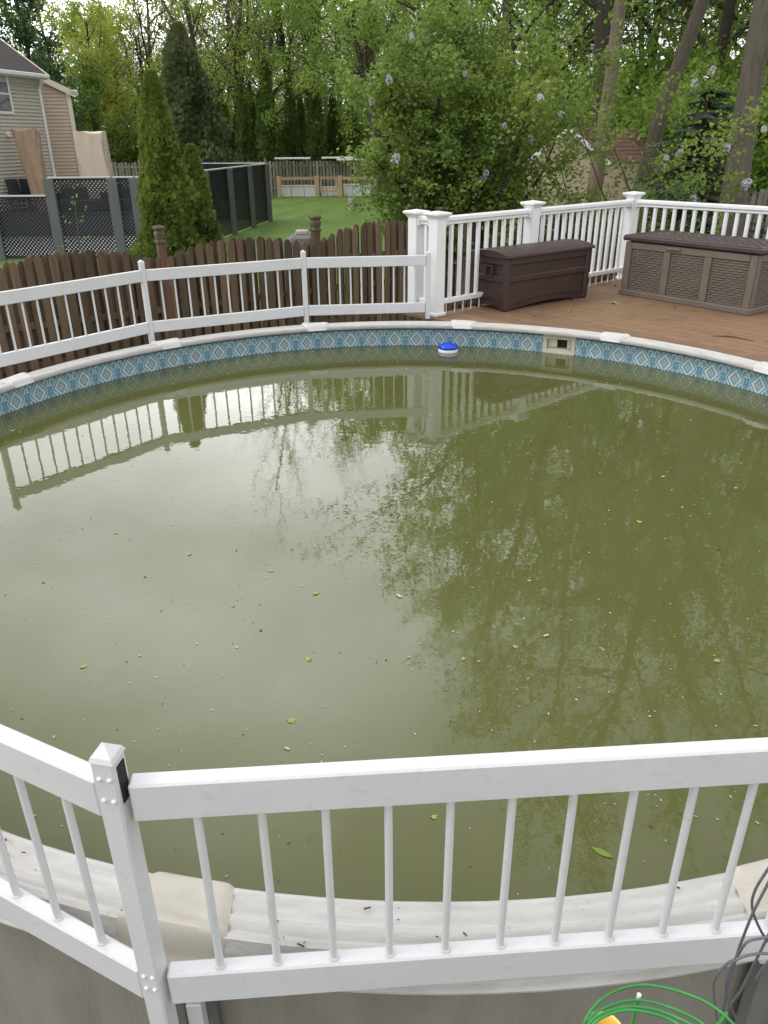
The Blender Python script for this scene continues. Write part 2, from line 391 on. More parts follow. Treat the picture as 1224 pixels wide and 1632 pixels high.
def liner_mat():
    mt, t, b = newmat('tile_print_liner')
    uvn = t.nodes.new('ShaderNodeUVMap'); sp = t.nodes.new('ShaderNodeSeparateXYZ'); t.links.new(uvn.outputs[0], sp.inputs[0])
    u = Nd(t, sp.outputs[0]); v = Nd(t, sp.outputs[1])
    f = u.fract() - 0.5                     # diamond centred at 0, flower at +-0.5
    a = f.abs()
    y = v - 0.40                            # diamond centre
    d = a * 1.78 + y.abs() * 1.32            # diamond metric
    inner = d.lt(0.30); line1 = d.gt(0.30).min(d.lt(0.345)); band = d.gt(0.345).min(d.lt(0.56)); line2 = d.gt(0.56).min(d.lt(0.625))
    halo = d.gt(0.625).min(d.lt(0.82)); line3 = d.gt(0.82).min(d.lt(0.865))
    # cross hatch within the diamond
    h1 = ((f * 1.78 + y * 1.32) * 4.2).fract(); h2 = ((f * 1.78 - y * 1.32) * 4.2).fract()
    hatch = h1.lt(0.22).max(h2.lt(0.22)).min(inner)
    # flower on the half period, scrolls above it
    g = (u + 0.5).fract() - 0.5; ga = g.abs()
    fl = ((g * g) * 2.2 + (v - 0.40) * (v - 0.40)).sqrt()
    flower = fl.lt(0.105); fring = fl.gt(0.105).min(fl.lt(0.14))
    s1 = ((ga - 0.13) * (ga - 0.13) * 2.0 + (v - 0.70) * (v - 0.70)).sqrt(); scroll = (s1 - 0.13).abs().lt(0.028).min(v.gt(0.60).max(ga.lt(0.13)))
    s2 = ((ga - 0.20) * (ga - 0.20) * 2.0 + (v - 0.12) * (v - 0.12)).sqrt(); scroll2 = (s2 - 0.12).abs().lt(0.028)
    stem = (ga - (v - 0.45) * 0.28).abs().lt(0.02).min(v.gt(0.48)).min(v.lt(0.72))
    base = mixc(t, remap(t, noise(t, 30, 3), 0.3, 0.7), (0.12, 0.24, 0.31), (0.19, 0.33, 0.40))
    c = base
    for mk, col in ((halo, (0.31, 0.47, 0.53)), (scroll2, (0.50, 0.62, 0.65)), (scroll, (0.55, 0.66, 0.69)), (stem, (0.42, 0.56, 0.60)),
                    (fring, (0.04, 0.10, 0.15)), (flower, (0.13, 0.40, 0.62)), (line3, (0.05, 0.11, 0.15)),
                    (inner, (0.46, 0.50, 0.49)), (hatch, (0.17, 0.22, 0.23)), (line1, (0.04, 0.08, 0.11)), (band, (0.50, 0.63, 0.67)), (line2, (0.045, 0.10, 0.14))):
        c = mixc(t, mk.s, c, col)
    top = v.gt(0.86); c = mixc(t, top.s, c, (0.06, 0.12, 0.16))
    blur = mixc(t, remap(t, noise(t, 45, 4), 0.35, 0.65, 0.0, 0.35), c, (0.16, 0.27, 0.31))
    t.links.new(blur, b.inputs['Base Color']); b.inputs['Roughness'].default_value = 0.45
    return mt
M['liner'] = liner_mat()

# ------------------------------------------------------------------ GROUND
def sheet(name, poly, z, mt, label=None):
    o = MB().add([(x, y, z) for x, y in poly], [tuple(range(len(poly)))]).build(name, mt)
    return struct(o, label)
sheet('lawn', [(-300, -20), (300, -20), (300, 420), (-300, 420)], 0.0, M['lawn'])
sheet('planting_bed', [(-6, -3), (12, -3), (16, 19.5), (4.5, 16.9), (-1.0, 13.2), (-6.5, 9.3)], 0.006, M['soil'])
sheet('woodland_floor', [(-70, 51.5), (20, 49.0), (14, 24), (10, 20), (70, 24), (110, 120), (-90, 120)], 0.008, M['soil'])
sheet('patio', [(-22, 22.6), (-6.3, 22.6), (-6.3, 29.5), (-22, 29.5)], 0.012, M['paving'])

# ------------------------------------------------------------------ POOL
PC = np.array([0.1506, 4.344]); RL, RW = 3.12, 3.20
CAPS = [27.17 + 25.714286 * k for k in range(14)]
def pol(r, deg, z=0.0):
    a = R_(deg); return np.array([PC[0] + r * math.cos(a), PC[1] + r * math.sin(a), z])
ZW = 1.095
struct(MB().add([pol(RW + 0.003, d, ZW) for d in np.arange(0, 360, 3)], [tuple(range(120))]).build('water', M['water']))
pool = thing('swimming_pool', 'round above-ground pool with white top rail and blue tile-print liner', 'swimming pool', (PC[0], PC[1], 0))
def P(mb, name, mt, smooth=False, kind=None, parent=pool):
    o = mb.build(name, mt, None, smooth, kind); reparent(o, pool) if parent is pool else None
    return o
SK0, SK1 = 57.2, 61.9          # skimmer opening (deg)
_g = [atz(867, 552, 1.20), atz(917, 560, 1.20)]
_a = sorted(math.degrees(math.atan2(q[1] - PC[1], q[0] - PC[0])) for q in _g)
def on_wall_deg(px, py, r):
    d = ray(px, py)[:2]; b = d @ PC; a = d @ d; t_ = (b + math.sqrt(b * b - a * (PC @ PC - r * r))) / a
    return math.degrees(math.atan2(d[1] * t_ - PC[1], d[0] * t_ - PC[0]))
SKC = on_wall_deg(891, 553, RW)
SK0, SK1 = SKC - 2.2, SKC + 2.2
def liner():
    mb = MB(); uv = []
    degs = sorted(set(list(np.arange(0, 360.01, 1.5))) | {SK0, SK1}); zs = [0.55, 1.02, 1.155, 1.245, 1.30]
    keep = []
    for i in range(len(degs) - 1):
        for j in range(len(zs) - 1):
            if SK0 <= degs[i] < SK1 and 1 <= j <= 2: continue
            q = [(degs[i], zs[j]), (degs[i + 1], zs[j]), (degs[i + 1], zs[j + 1]), (degs[i], zs[j + 1])]
            o = len(mb.v); mb.v.extend([tuple(pol(RW, d, z)) for d, z in q]); mb.f.append((o + 3, o + 2, o + 1, o))
            uv.append([(d / 360 * 93 + 0.1, (z - 1.075) / 0.2) for d, z in q][::-1])
    me = mb.mesh('liner'); l = me.uv_layers.new(name='UVMap')
    l.data.foreach_set('uv', np.array(uv, np.float32).ravel())
    return link('liner', me, M['liner'])
reparent(liner(), pool)
# outer wall with slight corrugation
mb = MB(); nd = 720; zl = (0.0, 1.06, 1.24)
for z in zl:
    for i in range(nd):
        mb.v.append(tuple(pol(3.212 + 0.0022 * math.sin(i * PI / 2), i * 360 / nd, z)))
for lv in (0, 1):
    for i in range(nd):
        if lv == 1 and SK0 - 0.6 <= i * 0.5 <= SK1 + 0.2: continue          # opening for the skimmer
        mb.f.append((lv * nd + i, lv * nd + (i + 1) % nd, (lv + 1) * nd + (i + 1) % nd, (lv + 1) * nd + i))
P(mb, 'outer_wall', M['wallpool'], True)
# top rail segments
PROF = [(3.128, 1.278), (3.120, 1.283), (3.118, 1.300), (3.121, 1.312), (3.130, 1.3185), (3.146, 1.3200), (3.158, 1.3150), (3.170, 1.3145), (3.180, 1.3205), (3.196, 1.3240),
        (3.212, 1.3225), (3.222, 1.3165), (3.234, 1.3160), (3.244, 1.3225), (3.262, 1.3260), (3.280, 1.3245), (3.290, 1.3185), (3.300, 1.3175), (3.312, 1.3215), (3.332, 1.3190),
        (3.352, 1.3080), (3.368, 1.2880), (3.377, 1.2600), (3.381, 1.2280), (3.388, 1.2200), (3.386, 1.2100), (3.376, 1.2140), (3.370, 1.2440), (3.355, 1.2800), (3.30, 1.296), (3.14, 1.292)]
PROF = [(3.118 + (r - 3.118) * (3.290 - 3.118) / (3.388 - 3.118), z + max(0, (1.31 - z)) * 0.22 if r > 3.3 else z) for r, z in PROF]
PROF = [(r, z + (0.0035 * math.sin((r - 3.13) * 2 * PI / 0.052) if 3.13 < r < 3.27 and z > 1.305 else 0)) for r, z in PROF]
PROF = [(r, z) if r < 3.258 else (r - 0.012 * min(1, (r - 3.258) / 0.012) if r < 3.287 else r, z) for r, z in PROF]
PLEN = np.concatenate([[0], np.cumsum([math.dist(PROF[j], PROF[j + 1]) for j in range(len(PROF) - 1)])])
def rail_segment(a0, a1):
    mb = MB(); n = 14; k = len(PROF)
    for i in range(n + 1):
        d = a0 + (a1 - a0) * i / n
        for r, z in PROF: mb.v.append(tuple(pol(r, d, z)))
    for i in range(n):
        for j in range(k):
            p, q = i * k + j, i * k + (j + 1) % k
            mb.f.append((p, p + k, q + k, q))
    mb.f.append(tuple(range(k))); mb.f.append(tuple(n * k + j for j in range(k))[::-1])
    me = mb.mesh('top_rail'); l = me.uv_layers.new(name='UVMap')
    vi = np.array([q for f in mb.f for q in f]); l.data.foreach_set('uv', np.stack([3.2 * np.radians(a0 + (a1 - a0) * (vi // k) / n), PLEN[vi % k]], 1).astype(np.float32).ravel())
    return me
for k in range(14):
    a0 = CAPS[k]; reparent(link('top_rail', rail_segment(a0 + 0.3, a0 + 25.41), M['resin'], None, True), pool)
def cap_mesh(deg, seed):
    r_ = np.random.default_rng(seed)
    prof = [(3.112, 1.268)] + [p for p in PROF[2:24]] + [(3.304, 1.228)]
    # thin the profile and lift it
    pr = np.array(prof); t_ = np.linspace(0, 1, len(pr)); ns, ntt = 26, 15
    tt = np.linspace(0, 1, ns); rr = np.interp(tt, t_, pr[:, 0]); zz = np.interp(tt, t_, pr[:, 1])
    k = np.ones(7) / 7; zp = np.convolve(np.pad(zz, 3, mode='edge'), k, 'valid')
    zz = np.maximum(zp, zz - 0.002)
    mb = MB()
    hw_in, hw_out = 0.100, 0.134
    ph = r_.uniform(0, 6)
    for i in range(ns):
        s = tt[i]; hw = hw_in + (hw_out - hw_in) * min(1, s * 1.35)
        hw *= 1 - 0.10 * max(0, (0.12 - s) / 0.12) ** 2
        for j in range(ntt):
            x = -1 + 2 * j / (ntt - 1)
            edge = 1 - abs(x) ** 14
            lift = 0.014 * edge + 0.002
            lift += 0.0035 * math.sin(7 * s + 2.3 * x + ph) * edge * math.sin(PI * s) + 0.006 * math.exp(-((s - 0.60 - 0.22 * x * math.cos(ph)) / 0.035) ** 2) + 0.004 * math.exp(-((s - 0.42 - 0.3 * x * x) / 0.03) ** 2) * edge
            rout = -0.012 * edge if i == 0 else 0
            e_in = max(0, 1 - i / 3.0); e_out = max(0, 1 - (ns - 1 - i) / 5.0)
            rad = rr[i] - 0.014 * e_in * edge + 0.010 * e_out * edge
            z = zz[i] + lift * (1 - 0.8 * e_in) * (1 - 0.6 * e_out)
            mb.v.append(tuple(pol(rad, deg + math.degrees(x * hw / rad), z)))
    for i in range(ns - 1):
        for j in range(ntt - 1):
            p = i * ntt + j; mb.f.append((p, p + ntt, p + ntt + 1, p + 1))
    return mb
for k in range(14):
    P(cap_mesh(CAPS[k], k), 'rail_cap', M['cap'] if k in (9, 10, 8) else M['capresin'], True)
# uprights under each cap
for k in range(14):
    d = CAPS[k]; ax = np.array([[-math.sin(R_(d)), math.cos(R_(d)), 0], [math.cos(R_(d)), math.sin(R_(d)), 0], [0, 0, 1]])
    mb = MB().box(pol(3.250, d, 0.595), (0.15, 0.066, 1.19), ax, 0.018)
    mb.box(pol(3.285, d, 0.59), (0.055, 0.012, 1.17), ax, 0.004)
    P(mb, 'upright', M['upright'])
# skimmer
d = SKC; er = np.array([math.cos(R_(d)), math.sin(R_(d)), 0]); et = np.array([-er[1], er[0], 0]); AX = np.array([et, -er, [0, 0, 1.0]])
sk = MB()
ow, oh, fw_ = 0.235, 0.088, 0.035
zc = 1.186
cpt = pol(RW - 0.006, d, zc)
for dx, dz, w, h in ((0, (oh + fw_) / 2 + 0.004, ow + 2 * fw_, fw_), (0, -(oh + fw_ * 2.0) / 2 - 0.004, ow + 2 * fw_, fw_ * 2.0), ((ow + fw_) / 2, 0, fw_, oh + 0.008), (-(ow + fw_) / 2, 0, fw_, oh + 0.008)):
    sk.box(cpt + et * dx + np.array([0, 0, dz]), (w, 0.018, h), AX, 0.003)
skf = P(sk, 'skimmer_faceplate', M['skim'])
for i in range(8):
    for s in (1, -1):
        q = cpt + et * (-0.09 + 0.18 * i / 7) + np.array([0, 0, 0.064]) if s > 0 else cpt + et * (0.106 * (1 if i % 2 else -1)) + np.array([0, 0, -0.05 + 0.03 * (i // 2)])
        MB().tube([q - er * 0.006, q - er * 0.0115], 0.0042, 6).build('screw', M['crumb'], skf)
pass
thr = MB()
o_ = cpt + er * 0.07
thr.box(o_ + et * (ow / 2 + 0.006), (0.012, 0.16, oh + 0.02), AX); thr.box(o_ - et * (ow / 2 + 0.006), (0.012, 0.16, oh + 0.02), AX)
thr.box(o_ + np.array([0, 0, oh / 2 + 0.008]), (ow + 0.02, 0.16, 0.012), AX); thr.box(o_ - np.array([0, 0, oh / 2 + 0.008]), (ow + 0.02, 0.16, 0.012), AX)
thr.box(cpt + er * 0.035 + et * 0.072, (0.090, 0.006, oh), AX, 0.001); thr.box(cpt + er * 0.035 - et * 0.092, (0.05, 0.006, oh), AX, 0.001)
P(thr, 'skimmer_throat', M['skim'])
P(MB().box(cpt + er * 0.075, (ow + 0.02, 0.01, oh + 0.03), AX), 'skimmer_shade_panel', M['dark'])  # near-black panel, shade of the deep opening put into its colour

# ------------------------------------------------------------------ POOL FENCES (white, on the pool rail)
def fence(root, posts, zb, zt, tips, insets, nbal, post_bottom, rivets=()):
    """posts: list of xy; bays between neighbours"""
    posts = [np.array([*p, 0.0]) for p in posts]
    for i in range(len(posts) - 1):
        a, b = posts[i], posts[i + 1]; L = np.linalg.norm(b - a); t = (b - a) / L; n = np.array([-t[1], t[0], 0])
        ax = np.array([t, n, [0, 0, 1.0]]); g0, g1 = insets[i]
        mid = a + t * (g0 + (L - g1)) / 2; ln = L - g0 - g1
        for z0, z1 in (zb, zt):
            o = MB().box(mid + np.array([0, 0, (z0 + z1) / 2]), (ln, 0.036, z1 - z0), ax, 0.004).build('top_rail' if z0 > 1.6 else 'bottom_rail', M['vinyl']); reparent(o, root)
        nb = nbal[i]; sp = ln / (nb + 1) if not isinstance(nb, tuple) else nb[1]
        cnt = nb if not isinstance(nb, tuple) else nb[0]; st = sp if not isinstance(nb, tuple) else nb[2]
        for k in range(cnt):
            p = a + t * (g0 + st + sp * k)
            mb = MB().tube([p + np.array([0, 0, zb[1] - 0.006]), p + np.array([0, 0, zb[1] + 0.004])], 0.0118, 10).tube([p + np.array([0, 0, zb[1] + 0.003]), p + np.array([0, 0, zt[0] + 0.004])], 0.0083, 10, False)
            reparent(mb.build('baluster', M['vinyl'], None, True), root)
    for i, p in enumerate(posts):
        q = posts[min(i + 1, len(posts) - 1)] - posts[max(i - 1, 0)]; t = nrm(q); n = np.array([-t[1], t[0], 0]); ax = np.array([t, n, [0, 0, 1.0]])
        zt_ = tips[i] - 0.019; w = 0.044
        o = MB().box(p + np.array([0, 0, (post_bottom[i] + zt_) / 2]), (w, w, zt_ - post_bottom[i]), ax, 0.004).build('post', M['vinyl']); reparent(o, root)
        c = MB(); h = w / 2 + 0.0015
        base = [p + sx * h * t + sy * h * n + np.array([0, 0, zt_ - 0.006]) for sx, sy in ((-1, -1), (1, -1), (1, 1), (-1, 1))]
        mid_ = [p + sx * (h - 0.004) * t + sy * (h - 0.004) * n + np.array([0, 0, zt_ + 0.003]) for sx, sy in ((-1, -1), (1, -1), (1, 1), (-1, 1))]
        c.add(base + mid_ + [p + np.array([0, 0, tips[i]])], [(3, 2, 1, 0)] + [(j, (j + 1) % 4, 4 + (j + 1) % 4, 4 + j) for j in range(4)] + [(4 + j, 4 + (j + 1) % 4, 8) for j in range(4)])
        o2 = c.build('post_cap', M['vinyl'], o)
        if i in rivets:
            f = -n if (-n) @ np.array([0, -1, 0]) > 0 else n
            for z in rivets[i]:
                for dx in (-0.008, 0.011):
                    c0 = p + f * (w / 2) + t * dx + np.array([0, 0, z])
                    MB().tube([c0, c0 + f * 0.0025, c0 + f * 0.0042], [0.0052, 0.0046, 0.0018], 8).build('rivet', M['rivet'], o, True)
        if i in SLOT:
            tt_ = nrm(posts[i + 1] - posts[i])
            sl_ = MB().box(p + t * (w / 2 + 0.0006) + np.array([0, 0, 1.905]), (0.002, 0.024, 0.085), ax)
            o3 = sl_.build('rail_slot_shade', M['dark'], o)  # thin dark plate on the post, painted shade of the open slot
NP = np.array([-0.486, 1.022])
lft = NP + 1.48 * np.array([-0.894, 0.449]); rgt = np.array([1.02, 1.122])
nf = thing('pool_fence', 'white vinyl baluster fence crossing the bottom of the photo, nearest the camera', 'fence', (NP[0], NP[1], 1.2))
SLOT = {1}
fence(nf, [lft, NP, rgt], (1.286, 1.378), (1.815, 1.902), [1.985, 1.985, 1.985], [(0.026, 0.026), (0.030, 0.026)],
      [(10, 0.130, 0.144), (12, 0.1175, 0.108)], [0.9, 0.55, 0.9], {1: (1.925, 1.875, 1.388, 1.350)})
SLOT = set()
ffp = [pol(3.47, 156.2)[:2], np.array([-2.098, 6.99]), np.array([-0.750, 7.68]), np.array([0.455, 7.80])]
ff = thing('pool_fence', 'white vinyl baluster fence on the far pool rim, joining the deck post', 'fence', (-0.75, 7.68, 1.2))
fence(ff, ffp, (1.365, 1.462), (1.815, 1.912), [2.0, 2.0, 1.985, 1.955], [(0.026, 0.026), (0.026, 0.026), (0.026, 0.026)], [11, 11, 10], [1.1, 1.1, 1.1, 1.3])

# ------------------------------------------------------------------ DECK, RAILING
ZD = 1.30
A_ = np.array([0.545, 7.955]); DR = np.array([0.7616, 0.6480]); PR = np.array([0.6480, -0.7616])
B_ = A_ - PR * 0.30; C_ = A_ + DR * 1.425; D_ = A_ + DR * 3.33; E_ = D_ + PR * 2.55
deckm = struct(thing('deck', None, None) if False else bpy.data.objects.new('deck', None)); C.objects.link(deckm)
deckm['label'] = 'brown composite deck beyond the pool'
orig = A_ - DR * 0.12; BW = 0.138
def circ_t(s):
    """distance along PR at which the line orig+DR*s meets the pool rail"""
    o = orig + DR * s - PC; b = o @ PR; c = o @ o - 3.275 ** 2; dd = b * b - c
    return -b - math.sqrt(dd) if dd > 0 else None
i = 0
while i * BW < 5.6:
    s0, s1 = i * BW + 0.003, (i + 1) * BW - 0.003; i += 1
    t0, t1 = circ_t(s0), circ_t(s1)
    if t0 is None: t0 = t1 if t1 is not None else 4.8
    if t1 is None: t1 = 4.8
    bk = -0.36 if s0 < 0.22 else -0.07
    if s0 > 3.5: bk = 0.0 if False else -0.07
    if max(t0, t1) < -0.05: continue
    a, b_, c_, d_ = [orig + DR * s + PR * t for s, t in ((s0, bk), (s1, bk), (s1, t1), (s0, t0))]
    o = MB().prism([a, b_, c_, d_][::-1], ZD - 0.028, ZD).build('deck_board', M['deck']); o.parent = deckm
o = MB().prism([orig + DR * s + PR * t for s, t in ((-0.02, -0.04), (5.0, -0.04), (5.0, 0.0), (-0.02, 0.0))][::-1], 0.9, ZD - 0.03).build('fascia', M['picket']); o.parent = deckm
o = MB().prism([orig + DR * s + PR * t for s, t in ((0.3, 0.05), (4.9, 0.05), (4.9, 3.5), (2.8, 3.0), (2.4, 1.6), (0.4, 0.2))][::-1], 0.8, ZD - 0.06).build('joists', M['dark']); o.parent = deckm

rl = thing('deck_railing', 'white vinyl railing round the brown deck, behind the two storage boxes', 'railing', (A_[0], A_[1], ZD))
def rr_(o): return reparent(o, rl)
def deck_post(p, ztop):
    ax = np.array([[*DR, 0], [*PR, 0], [0, 0, 1.0]]); p = np.array([*p, 0])
    o = rr_(MB().box(p + np.array([0, 0, (ZD + ztop - 0.06) / 2]), (0.125, 0.125, ztop - 0.06 - ZD), ax, 0.006).build('post', M['vinyl_far']))
    c = MB()
    lev = [(0.066, -0.075), (0.070, -0.065), (0.078, -0.055), (0.094, -0.040), (0.098, -0.034), (0.098, -0.020), (0.090, -0.016), (0.0, 0.0)]
    for w, z in lev: c.v += [tuple(p + sx * w * ax[0] + sy * w * ax[1] + np.array([0, 0, ztop + z])) for sx, sy in ((-1, -1), (1, -1), (1, 1), (-1, 1))]
    for k in range(len(lev) - 1): c.f += [(k * 4 + j, k * 4 + (j + 1) % 4, k * 4 + 4 + (j + 1) % 4, k * 4 + 4 + j) for j in range(4)]
    o2 = c.build('post_cap', M['vinyl_far'], o)
    o3 = MB().box(p + np.array([0, 0, ZD + 0.018]), (0.15, 0.15, 0.034), ax, 0.006).build('post_skirt', M['vinyl_far'], o)
def deck_bay(a, b, zt=2.243, zb=1.405, pitch=0.1285):
    a3, b3 = np.array([*a, 0]), np.array([*b, 0]); L = np.linalg.norm(b3 - a3); t = (b3 - a3) / L; n = np.array([-t[1], t[0], 0]); ax = np.array([t, n, [0, 0, 1.0]])
    g = 0.064; mid = (a3 + b3) / 2; ln = L - 2 * g
    mb = MB().box(mid + np.array([0, 0, zt - 0.024]), (ln, 0.092, 0.048), ax, 0.010)
    mb.box(mid + np.array([0, 0, zt - 0.062]), (ln, 0.058, 0.030), ax, 0.004)
    rr_(mb.build('top_rail', M['vinyl_far']))
    rr_(MB().box(mid + np.array([0, 0, zb + 0.024]), (ln, 0.055, 0.048), ax, 0.006).build('bottom_rail', M['vinyl_far']))
    k = max(1, int(round(ln / pitch)) - 1)
    for i in range(k):
        p = a3 + t * (g + ln * (i + 1) / (k + 1))
        rr_(MB().box(p + np.array([0, 0, (zt - 0.076 + zb + 0.047) / 2]), (0.036, 0.036, zt - 0.076 - zb - 0.045), ax, 0.003).build('baluster', M['vinyl_far']))
    for e, s in ((a3 + t * g, 1), (b3 - t * g, -1)):
        rr_(MB().box(e + t * s * 0.012 + np.array([0, 0, zt - 0.045]), (0.022, 0.105, 0.095), ax, 0.006).build('rail_bracket', M['vinyl_far']))
for p, z in ((A_, 2.300), (B_, 2.300), (C_, 2.325), (D_, 2.335), (E_, 2.33)): deck_post(p, z)
deck_bay(A_, B_); deck_bay(A_, C_); deck_bay(C_, D_); deck_bay(D_, E_)
mbp = MB()
for k in range(26):
    q = A_ + DR * (0.15 + 0.123 * k); mbp.tube([(q[0], q[1], ZD), (q[0], q[1], 1.41)], 0.006, 6)
rr_(mbp.build('under_rail_peg', M['vinyl_far'], kind='stuff'))

# ------------------------------------------------------------------ STORAGE BOXES
def frame_part(mb, o, ux, L, nrm_, pieces, depth):
    """raised strips on a face. o: lower-left corner, ux along, z up, nrm_ outward; pieces (u0,u1,z0,z1)"""
    for u0, u1, z0, z1 in pieces:
        c = o + ux * (u0 + u1) / 2 + np.array([0, 0, (z0 + z1) / 2]) + nrm_ * (depth / 2 - 0.004)
        mb.box(c, (u1 - u0, depth + 0.008, z1 - z0), np.array([ux, nrm_, [0, 0, 1.0]]), min(0.008, depth * 0.45))
F0 = np.array([1.268, 8.075, ZD]); ux = np.array([0.7955, 0.6060, 0]); uy = np.array([-0.6060, 0.7955, 0]); LX, LY, HB = 1.315, 0.50, 0.535
db = thing('storage_box', 'dark brown resin deck box with an arched lid and end handle', 'deck box', tuple(F0))
def dbp(mb, name, mt=M['boxdark'], smooth=False, par=None):
    o = mb.build(name, mt, None, smooth); reparent(o, db); return o
AXB = np.array([ux, uy, [0, 0, 1.0]])
dbp(MB().box(F0 + ux * LX / 2 + uy * LY / 2 + np.array([0, 0, HB / 2 + 0.03]), (LX - 0.05, LY - 0.05, HB - 0.06), AXB, 0.01), 'body')
for u, v in ((0, 0), (1, 0), (1, 1), (0, 1)):
    c = F0 + ux * (0.035 + u * (LX - 0.07)) + uy * (0.035 + v * (LY - 0.07)) + np.array([0, 0, HB / 2])
    dbp(MB().box(c, (0.075, 0.075, HB), AXB, 0.016), 'corner_post')
for o_, u_, L_, n_ in ((F0, ux, LX, -uy), (F0 + uy * LY, -uy, LY, -ux)):
    f = MB(); base = o_ + n_ * (-0.025)
    frame_part(f, base, u_, L_, n_, [(0.06, L_ - 0.06, 0.455, HB - 0.004), (0.06, L_ - 0.06, 0.285, 0.345)], 0.022)
    dbp(f, 'frame_rib')
    # arched lower rib and skirt
    n = 18; ar = MB()
    for k in range(n + 1):
        x = 0.06 + (L_ - 0.12) * k / n; arch = 0.045 * (1 - (2 * k / n - 1) ** 2)
        for dz, dn in ((0.005 + arch * 0.9, 0.0), (0.005 + arch * 0.9, 0.010), (0.060 + arch, 0.012), (0.066 + arch, 0.022), (0.092 + arch, 0.022), (0.10 + arch, 0.0)):
            ar.v.append(tuple(base + u_ * x + n_ * dn + np.array([0, 0, dz])))
    for k in range(n):
        for j in range(5): p = k * 6 + j; ar.f.append((p, p + 6, p + 7, p + 1))
    dbp(ar, 'arched_skirt')
# handle pocket on the left end
hb = F0 + uy * (LY * 0.50) - ux * 0.0 + np.array([0, 0, 0.385])
hm = MB()
for dy, dz, w, h in ((0, 0.052, 0.11, 0.018), (0, -0.052, 0.11, 0.018), (0.046, 0, 0.018, 0.09), (-0.046, 0, 0.018, 0.09)):
    hm.box(hb + uy * dy + np.array([0, 0, dz]) - ux * (-0.010), (0.045, w, h), AXB, 0.005)
dbp(hm, 'handle'); dbp(MB().box(hb + ux * 0.020, (0.014, 0.078, 0.088), AXB), 'handle_recess', M['dark'])
ld = MB(); nx, ny = 6, 14
sec = []
for j in range(ny + 1):
    v = j / ny; sec.append((-0.022 + (LY + 0.044) * v, HB + 0.028 + 0.040 * math.sin(PI * min(1, max(0, v))) ** 0.7))
prof = [(-0.024, HB - 0.004), (-0.026, HB + 0.022)] + sec + [(LY + 0.024, HB + 0.02), (LY + 0.022, HB - 0.004)]
k = len(prof)
for i, x in enumerate((-0.022, -0.024, -0.016, 0.0, LX, LX + 0.016, LX + 0.024, LX + 0.022)):
    sh = (0.985, 0.995, 1.0, 1.0, 1.0, 1.0, 0.995, 0.985)[i]; dz = (-0.018, -0.008, -0.002, 0, 0, -0.002, -0.008, -0.018)[i]
    for y_, z_ in prof:
        ld.v.append(tuple(F0 + ux * x + uy * (LY / 2 + (y_ - LY / 2) * sh) + np.array([0, 0, z_ + (dz if z_ > HB + 0.021 else 0)])))
for i in range(7):
    for j in range(k):
        p, q = i * k + j, i * k + (j + 1) % k; ld.f.append((p, p + k, q + k, q))
ld.f.append(tuple(range(k))); ld.f.append(tuple(7 * k + j for j in range(k))[::-1])
dbp(ld, 'lid', M['boxdark'], True)

G0 = np.array([2.735, 9.06, ZD]); vx = nrm([0.600, -0.800, 0]); vy = np.array([0.800, 0.600, 0]); TX, TY, TH = 1.565, 0.70, 0.575
tb = thing('storage_box', 'large taupe basket-weave deck box with dark brown lid', 'deck box', tuple(G0))
AXT = np.array([vx, vy, [0, 0, 1.0]])
def tbp(mb, name, mt=M['boxtaupe'], smooth=False):
    o = mb.build(name, mt, None, smooth); reparent(o, tb); return o
tbp(MB().box(G0 + vx * TX / 2 + vy * TY / 2 + np.array([0, 0, TH / 2 + 0.02]), (TX - 0.05, TY - 0.05, TH - 0.05), AXT), 'body')
tbp(MB().box(G0 + vx * TX / 2 + vy * TY / 2 + np.array([0, 0, 0.032]), (TX + 0.03, TY + 0.03, 0.064), AXT, 0.008), 'base_plinth')
fr = MB()
frame_part(fr, G0 - vy * (-0.025), vx, TX, -vy, [(0.0, 0.085, 0.06, TH), (0.50, 0.585, 0.06, TH - 0.07), (0.985, 1.07, 0.06, TH - 0.07), (TX - 0.085, TX, 0.06, TH), (0.085, TX - 0.085, TH - 0.072, TH)], 0.026)
frame_part(fr, G0 + vx * (TX - 0.025), vy, TY, vx, [(0.0, 0.08, 0.06, TH), (TY - 0.08, TY, 0.06, TH), (0.08, TY - 0.08, TH - 0.072, TH)], 0.026)
frame_part(fr, G0 + vx * 0.025 + vy * TY, -vy, TY, -vx, [(0.0, 0.08, 0.06, TH), (TY - 0.08, TY, 0.06, TH), (0.08, TY - 0.08, TH - 0.072, TH)], 0.026)
tbp(fr, 'frame')
def weave(o, u, w, z0, z1, n):
    mb = MB(); rows = 17; rh = (z1 - z0) / rows; cols = max(2, int(round(w / 0.105))); cw = w / cols
    for r in range(rows):
        for c in range(-1, cols + 1):
            a0 = (c + (0.5 if r % 2 else 0)) * cw; a1 = a0 + cw
            a0, a1 = max(0, a0), min(w, a1)
            if a1 - a0 < 0.01: continue
            # a pillow strip: bulged in the middle, tucked in at the ends
            zc_ = z0 + rh * (r + 0.5)
            pts = []
            for k in range(5):
                x = a0 + (a1 - a0) * k / 4; dn = 0.003 + 0.015 * math.sin(PI * k / 4)
                for dz, f in ((-0.46, 0.0), (-0.30, 1.0), (0.30, 1.0), (0.46, 0.0)):
                    pts.append(o + u * x + n * dn * f + np.array([0, 0, zc_ + dz * rh]))
            fs = [(k * 4 + j, k * 4 + 4 + j, k * 4 + 5 + j, k * 4 + 1 + j) for k in range(4) for j in range(3)]
            mb.add(pts, fs)
    return mb
for u0, u1 in ((0.085, 0.50), (0.585, 0.985), (1.07, TX - 0.085)):
    tbp(weave(G0 + vx * u0 + vy * 0.024, vx, u1 - u0, 0.064, TH - 0.074, -vy), 'weave_panel')
